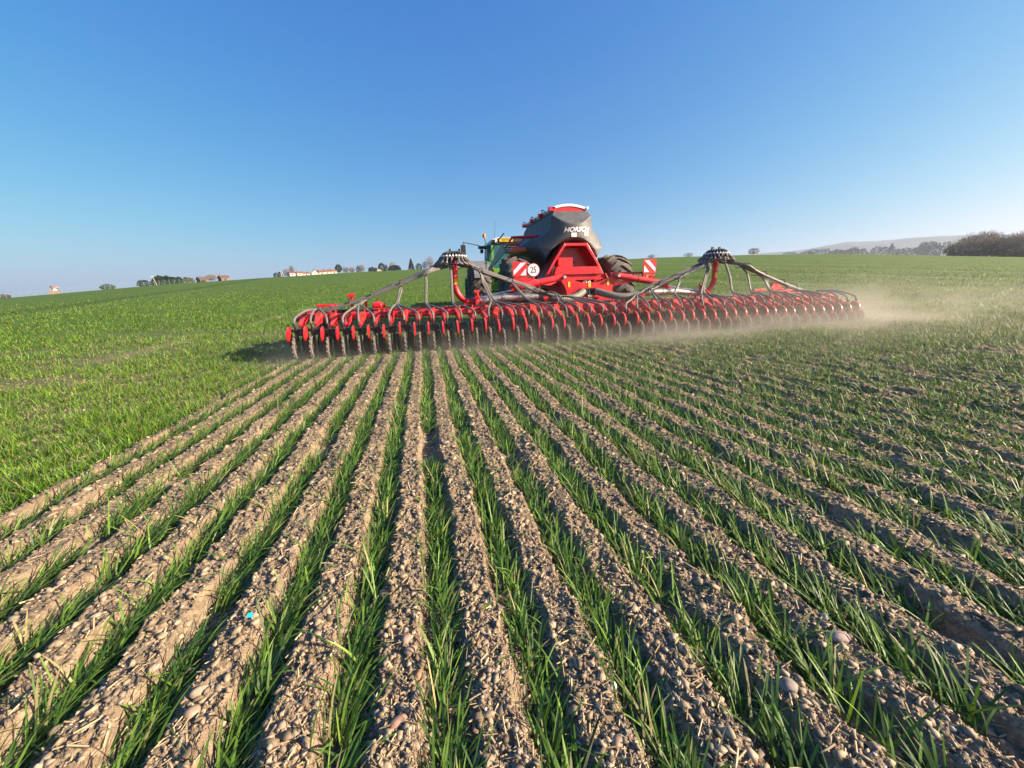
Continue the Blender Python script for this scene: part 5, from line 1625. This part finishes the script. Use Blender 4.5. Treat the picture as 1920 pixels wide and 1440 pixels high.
# hills beyond, far right
def hills():
    az0, az1, n = 38.0, 80.0, 340
    ridge_pts = [(38, 1.6), (42.5, 2.6), (44.32, 2.97), (47.2, 2.99), (49.16, 3.12), (51.0, 3.38), (52.3, 3.57), (54.5, 3.41), (56.8, 3.43), (59.0, 3.39), (60.4, 3.33), (62.36, 3.12), (64.1, 3.1), (70, 3.0), (80, 2.8)]
    A = np.linspace(az0, az1, n)
    E = np.interp(A, [p[0] for p in ridge_pts], [p[1] for p in ridge_pts])
    E = E + 0.05 * (fbm(A * 1.7, A * 0 + 2, 4, 5) - 0.5) * 2
    D = 3800.0
    vs = []; rows = 60
    for j in range(rows):
        v = j / (rows - 1)
        r = 1500 + (D - 1500) * v
        prof = v ** 1.3
        el = 0.9 + (E - 0.9) * prof + 0.10 * (fbm(A * 1.3 + 9, A * 0 + v * 9, 4, 12) - 0.5) * (v < 0.98)
        vs.append(np.stack([r * np.sin(np.radians(A)), r * np.cos(np.radians(A)), CAM_H + r * np.tan(np.radians(el))], -1))
    back = vs[-1].copy(); back[:, :2] *= 1.3; back[:, 2] *= 0.6; vs.append(back); rows += 1
    V = np.concatenate(vs)
    i = np.arange(rows - 1)[:, None]; j = np.arange(n - 1)[None]
    F = np.stack([i * n + j, i * n + j + 1, (i + 1) * n + j + 1, (i + 1) * n + j], -1).reshape(-1, 4)
    m = bpy.data.materials.new('hill_country')
    nn = nodes(m)
    geo = N(nn, 'ShaderNodeNewGeometry')
    vor = N(nn, 'ShaderNodeTexVoronoi'); vor.inputs['Scale'].default_value = 0.004; nn.links.new(geo.outputs['Position'], vor.inputs['Vector'])
    sp = N(nn, 'ShaderNodeSeparateColor'); nn.links.new(vor.outputs['Color'], sp.inputs[0])
    c = ramp(nn, sp.outputs[0], [(0.0, (0.012, 0.022, 0.02)), (0.45, (0.014, 0.026, 0.022)), (0.5, (0.06, 0.09, 0.03)), (0.8, (0.08, 0.08, 0.045)), (0.85, (0.02, 0.032, 0.02))])
    c2 = noise(nn, geo.outputs['Position'], 0.02, 6, 0.7)
    c = mixc(nn, ramp(nn, c2, [(0.45, (0, 0, 0)), (0.6, (1, 1, 1))]), c, (0.018, 0.028, 0.018))
    b = N(nn, 'ShaderNodeBsdfPrincipled'); b.inputs['Roughness'].default_value = 1; nn.links.new(c, b.inputs['Base Color'])
    o = N(nn, 'ShaderNodeOutputMaterial'); nn.links.new(b.outputs[0], o.inputs[0])
    tag(np_mesh('hills', V, F, m, smooth=True), kind='structure', label='low wooded hills fading blue beyond the field on the right')
hills()
# dark clumps of trees and a village at the foot of the hills: single trees, far away
for k, (az, r, el, w, sh) in enumerate([(50.0, 900, 3.16, 34, 'hedge'), (47.3, 950, 2.96, 26, 'hedge'), (52.6, 760, 2.86, 40, 'hedge'), (52.9, 740, 2.98, 12, 'blob'), (55.85, 820, 3.08, 10, 'cone'), (55.3, 830, 2.93, 34, 'hedge'), (58.6, 700, 3.02, 20, 'blob'), (59.3, 690, 2.86, 24, 'hedge'), (48.9, 640, 2.86, 16, 'blob'), (51.6, 620, 2.78, 18, 'blob'), (57.4, 760, 2.72, 30, 'hedge'), (58.1, 735, 2.88, 12, 'blob')]):
    r = r * 1.8; w = w * 1.8
    x, y = pol(az, r)
    zb = CAM_H + r * math.tan(R_(float(np.interp(az, AZ, EL)) - 0.35))
    t = leafy(az, r, max(3.0, CAM_H + r * math.tan(R_(el)) - zb), w,
              ['long hedge line at the left foot of the hills', 'low copse where the hills begin on the left', 'belt of trees below the first hilltop', 'round clump rising from the belt below the first hilltop', 'pointed conifer standing out below the hills', 'tree belt around the pointed conifer', 'round dark clump just left of the brown wood', 'hedge running into the left end of the brown wood', 'small brownish copse on the near crest, left one', 'small brownish copse on the near crest, right one', 'low hedge line by the pale village roofs', 'dark clump by the pale village roofs'][k],
              'tree clumps at the foot of the hills', (0.030, 0.042, 0.032) if k not in (8, 9) else (0.08, 0.068, 0.05), sh, seed=80 + k, name='tree_clump', cat='tree clump', n=900, depth=18)
    t.location.z = zb

# ------------------------------------------------------------------ air: haze box and the dust raised by the drill
def vol_mat(name, col, dens, aniso=0.3):
    m = bpy.data.materials.new(name)
    n = nodes(m)
    pv = N(n, 'ShaderNodeVolumePrincipled')
    pv.inputs['Color'].default_value = (*col, 1)
    pv.inputs['Density'].default_value = dens
    pv.inputs['Anisotropy'].default_value = aniso
    o = N(n, 'ShaderNodeOutputMaterial'); n.links.new(pv.outputs[0], o.inputs['Volume'])
    return m, n, pv
def haze():
    m, n, pv = vol_mat('haze_air', (0.66, 0.83, 1.0), 0.00016, 0.2)
    b = MB(); b.box(-7100, 7100, -7100, 7100, -60, 262)
    o = b.build('haze', m); o.data.materials.clear(); o.data.materials.append(m)
    tag(o, 'thin pale haze over the whole field', 'haze', kind='stuff')
def dust():
    m, n, pv = vol_mat('dust_air', (0.78, 0.76, 0.64), 0.5, 0.25)
    geo = N(n, 'ShaderNodeNewGeometry'); p = geo.outputs['Position']
    s = N(n, 'ShaderNodeSeparateXYZ'); n.links.new(p, s.inputs[0])
    def M(op, a, b=None, c=None):
        q = n.nodes.new('ShaderNodeMath'); q.operation = op
        for i, v in enumerate((a, b, c)):
            if v is None: continue
            if hasattr(v, 'is_output'): n.links.new(v, q.inputs[i])
            else: q.inputs[i].default_value = v
        return q.outputs[0]
    def MR(v, a, b, c=0, d=1):
        q = N(n, 'ShaderNodeMapRange', interpolation_type='SMOOTHSTEP'); n.links.new(v, q.inputs[0])
        for i, k in enumerate((a, b, c, d)): q.inputs[i + 1].default_value = k
        return q.outputs[0]
    X, Y, Z = s.outputs
    # height falls off; taller to the right where the wind carries it
    hh = M('ADD', MR(X, -2, 14, 0.14, 0.36), M('MULTIPLY', MR(Y, 7.0, 3.0), 0.12))
    fall = M('EXPONENT', M('MULTIPLY', M('DIVIDE', Z, hh), -1.0))
    mpn = N(n, 'ShaderNodeMapping'); mpn.inputs['Scale'].default_value = (0.45, 0.8, 1.3); n.links.new(p, mpn.inputs[0])
    nz = noise(n, mpn.outputs[0], 1.5, 5, 0.62)
    puff = MR(nz, 0.40, 0.66, 0.25, 1.15)
    # band just behind and under the coulters, thinning towards the camera
    band = M('MULTIPLY', MR(Y, 4.9, 7.0), MR(Y, 7.5, 8.6, 1, 0))
    xk = MR(X, -2.6, 6.0, 0.45, 1.0)
    a = M('MULTIPLY', M('MULTIPLY', M('MULTIPLY', band, xk), MR(X, 9.3, 12.0, 1, 0)), 1.45)
    # thin plume drifting over the worked ground and the crop to the right
    drift = M('MULTIPLY', MR(X, 0.0, 8.0), M('MULTIPLY', MR(Y, 1.8, 5.4), MR(Y, 7.5, 15.0, 1, 0)))
    bq = M('MULTIPLY', drift, 0.15)
    edge = M('MULTIPLY', M('MULTIPLY', MR(X, -2.9, -2.2), MR(X, 20, 27, 1, 0)), MR(Z, 1.5, 2.4, 1, 0))
    d = M('MULTIPLY', M('MULTIPLY', M('MULTIPLY', M('ADD', a, bq), puff), fall), edge)
    n.links.new(M('MULTIPLY', d, 1.0), pv.inputs['Density'])
    b = MB(); b.box(-3.0, 27, 2.0, 15.0, -0.05, 2.5)
    o = b.build('dust_cloud', m); o.data.materials.clear(); o.data.materials.append(m)
    tag(o, 'tan dust raised by the coulters and drifting to the right', 'dust', kind='stuff')
haze()
dust()
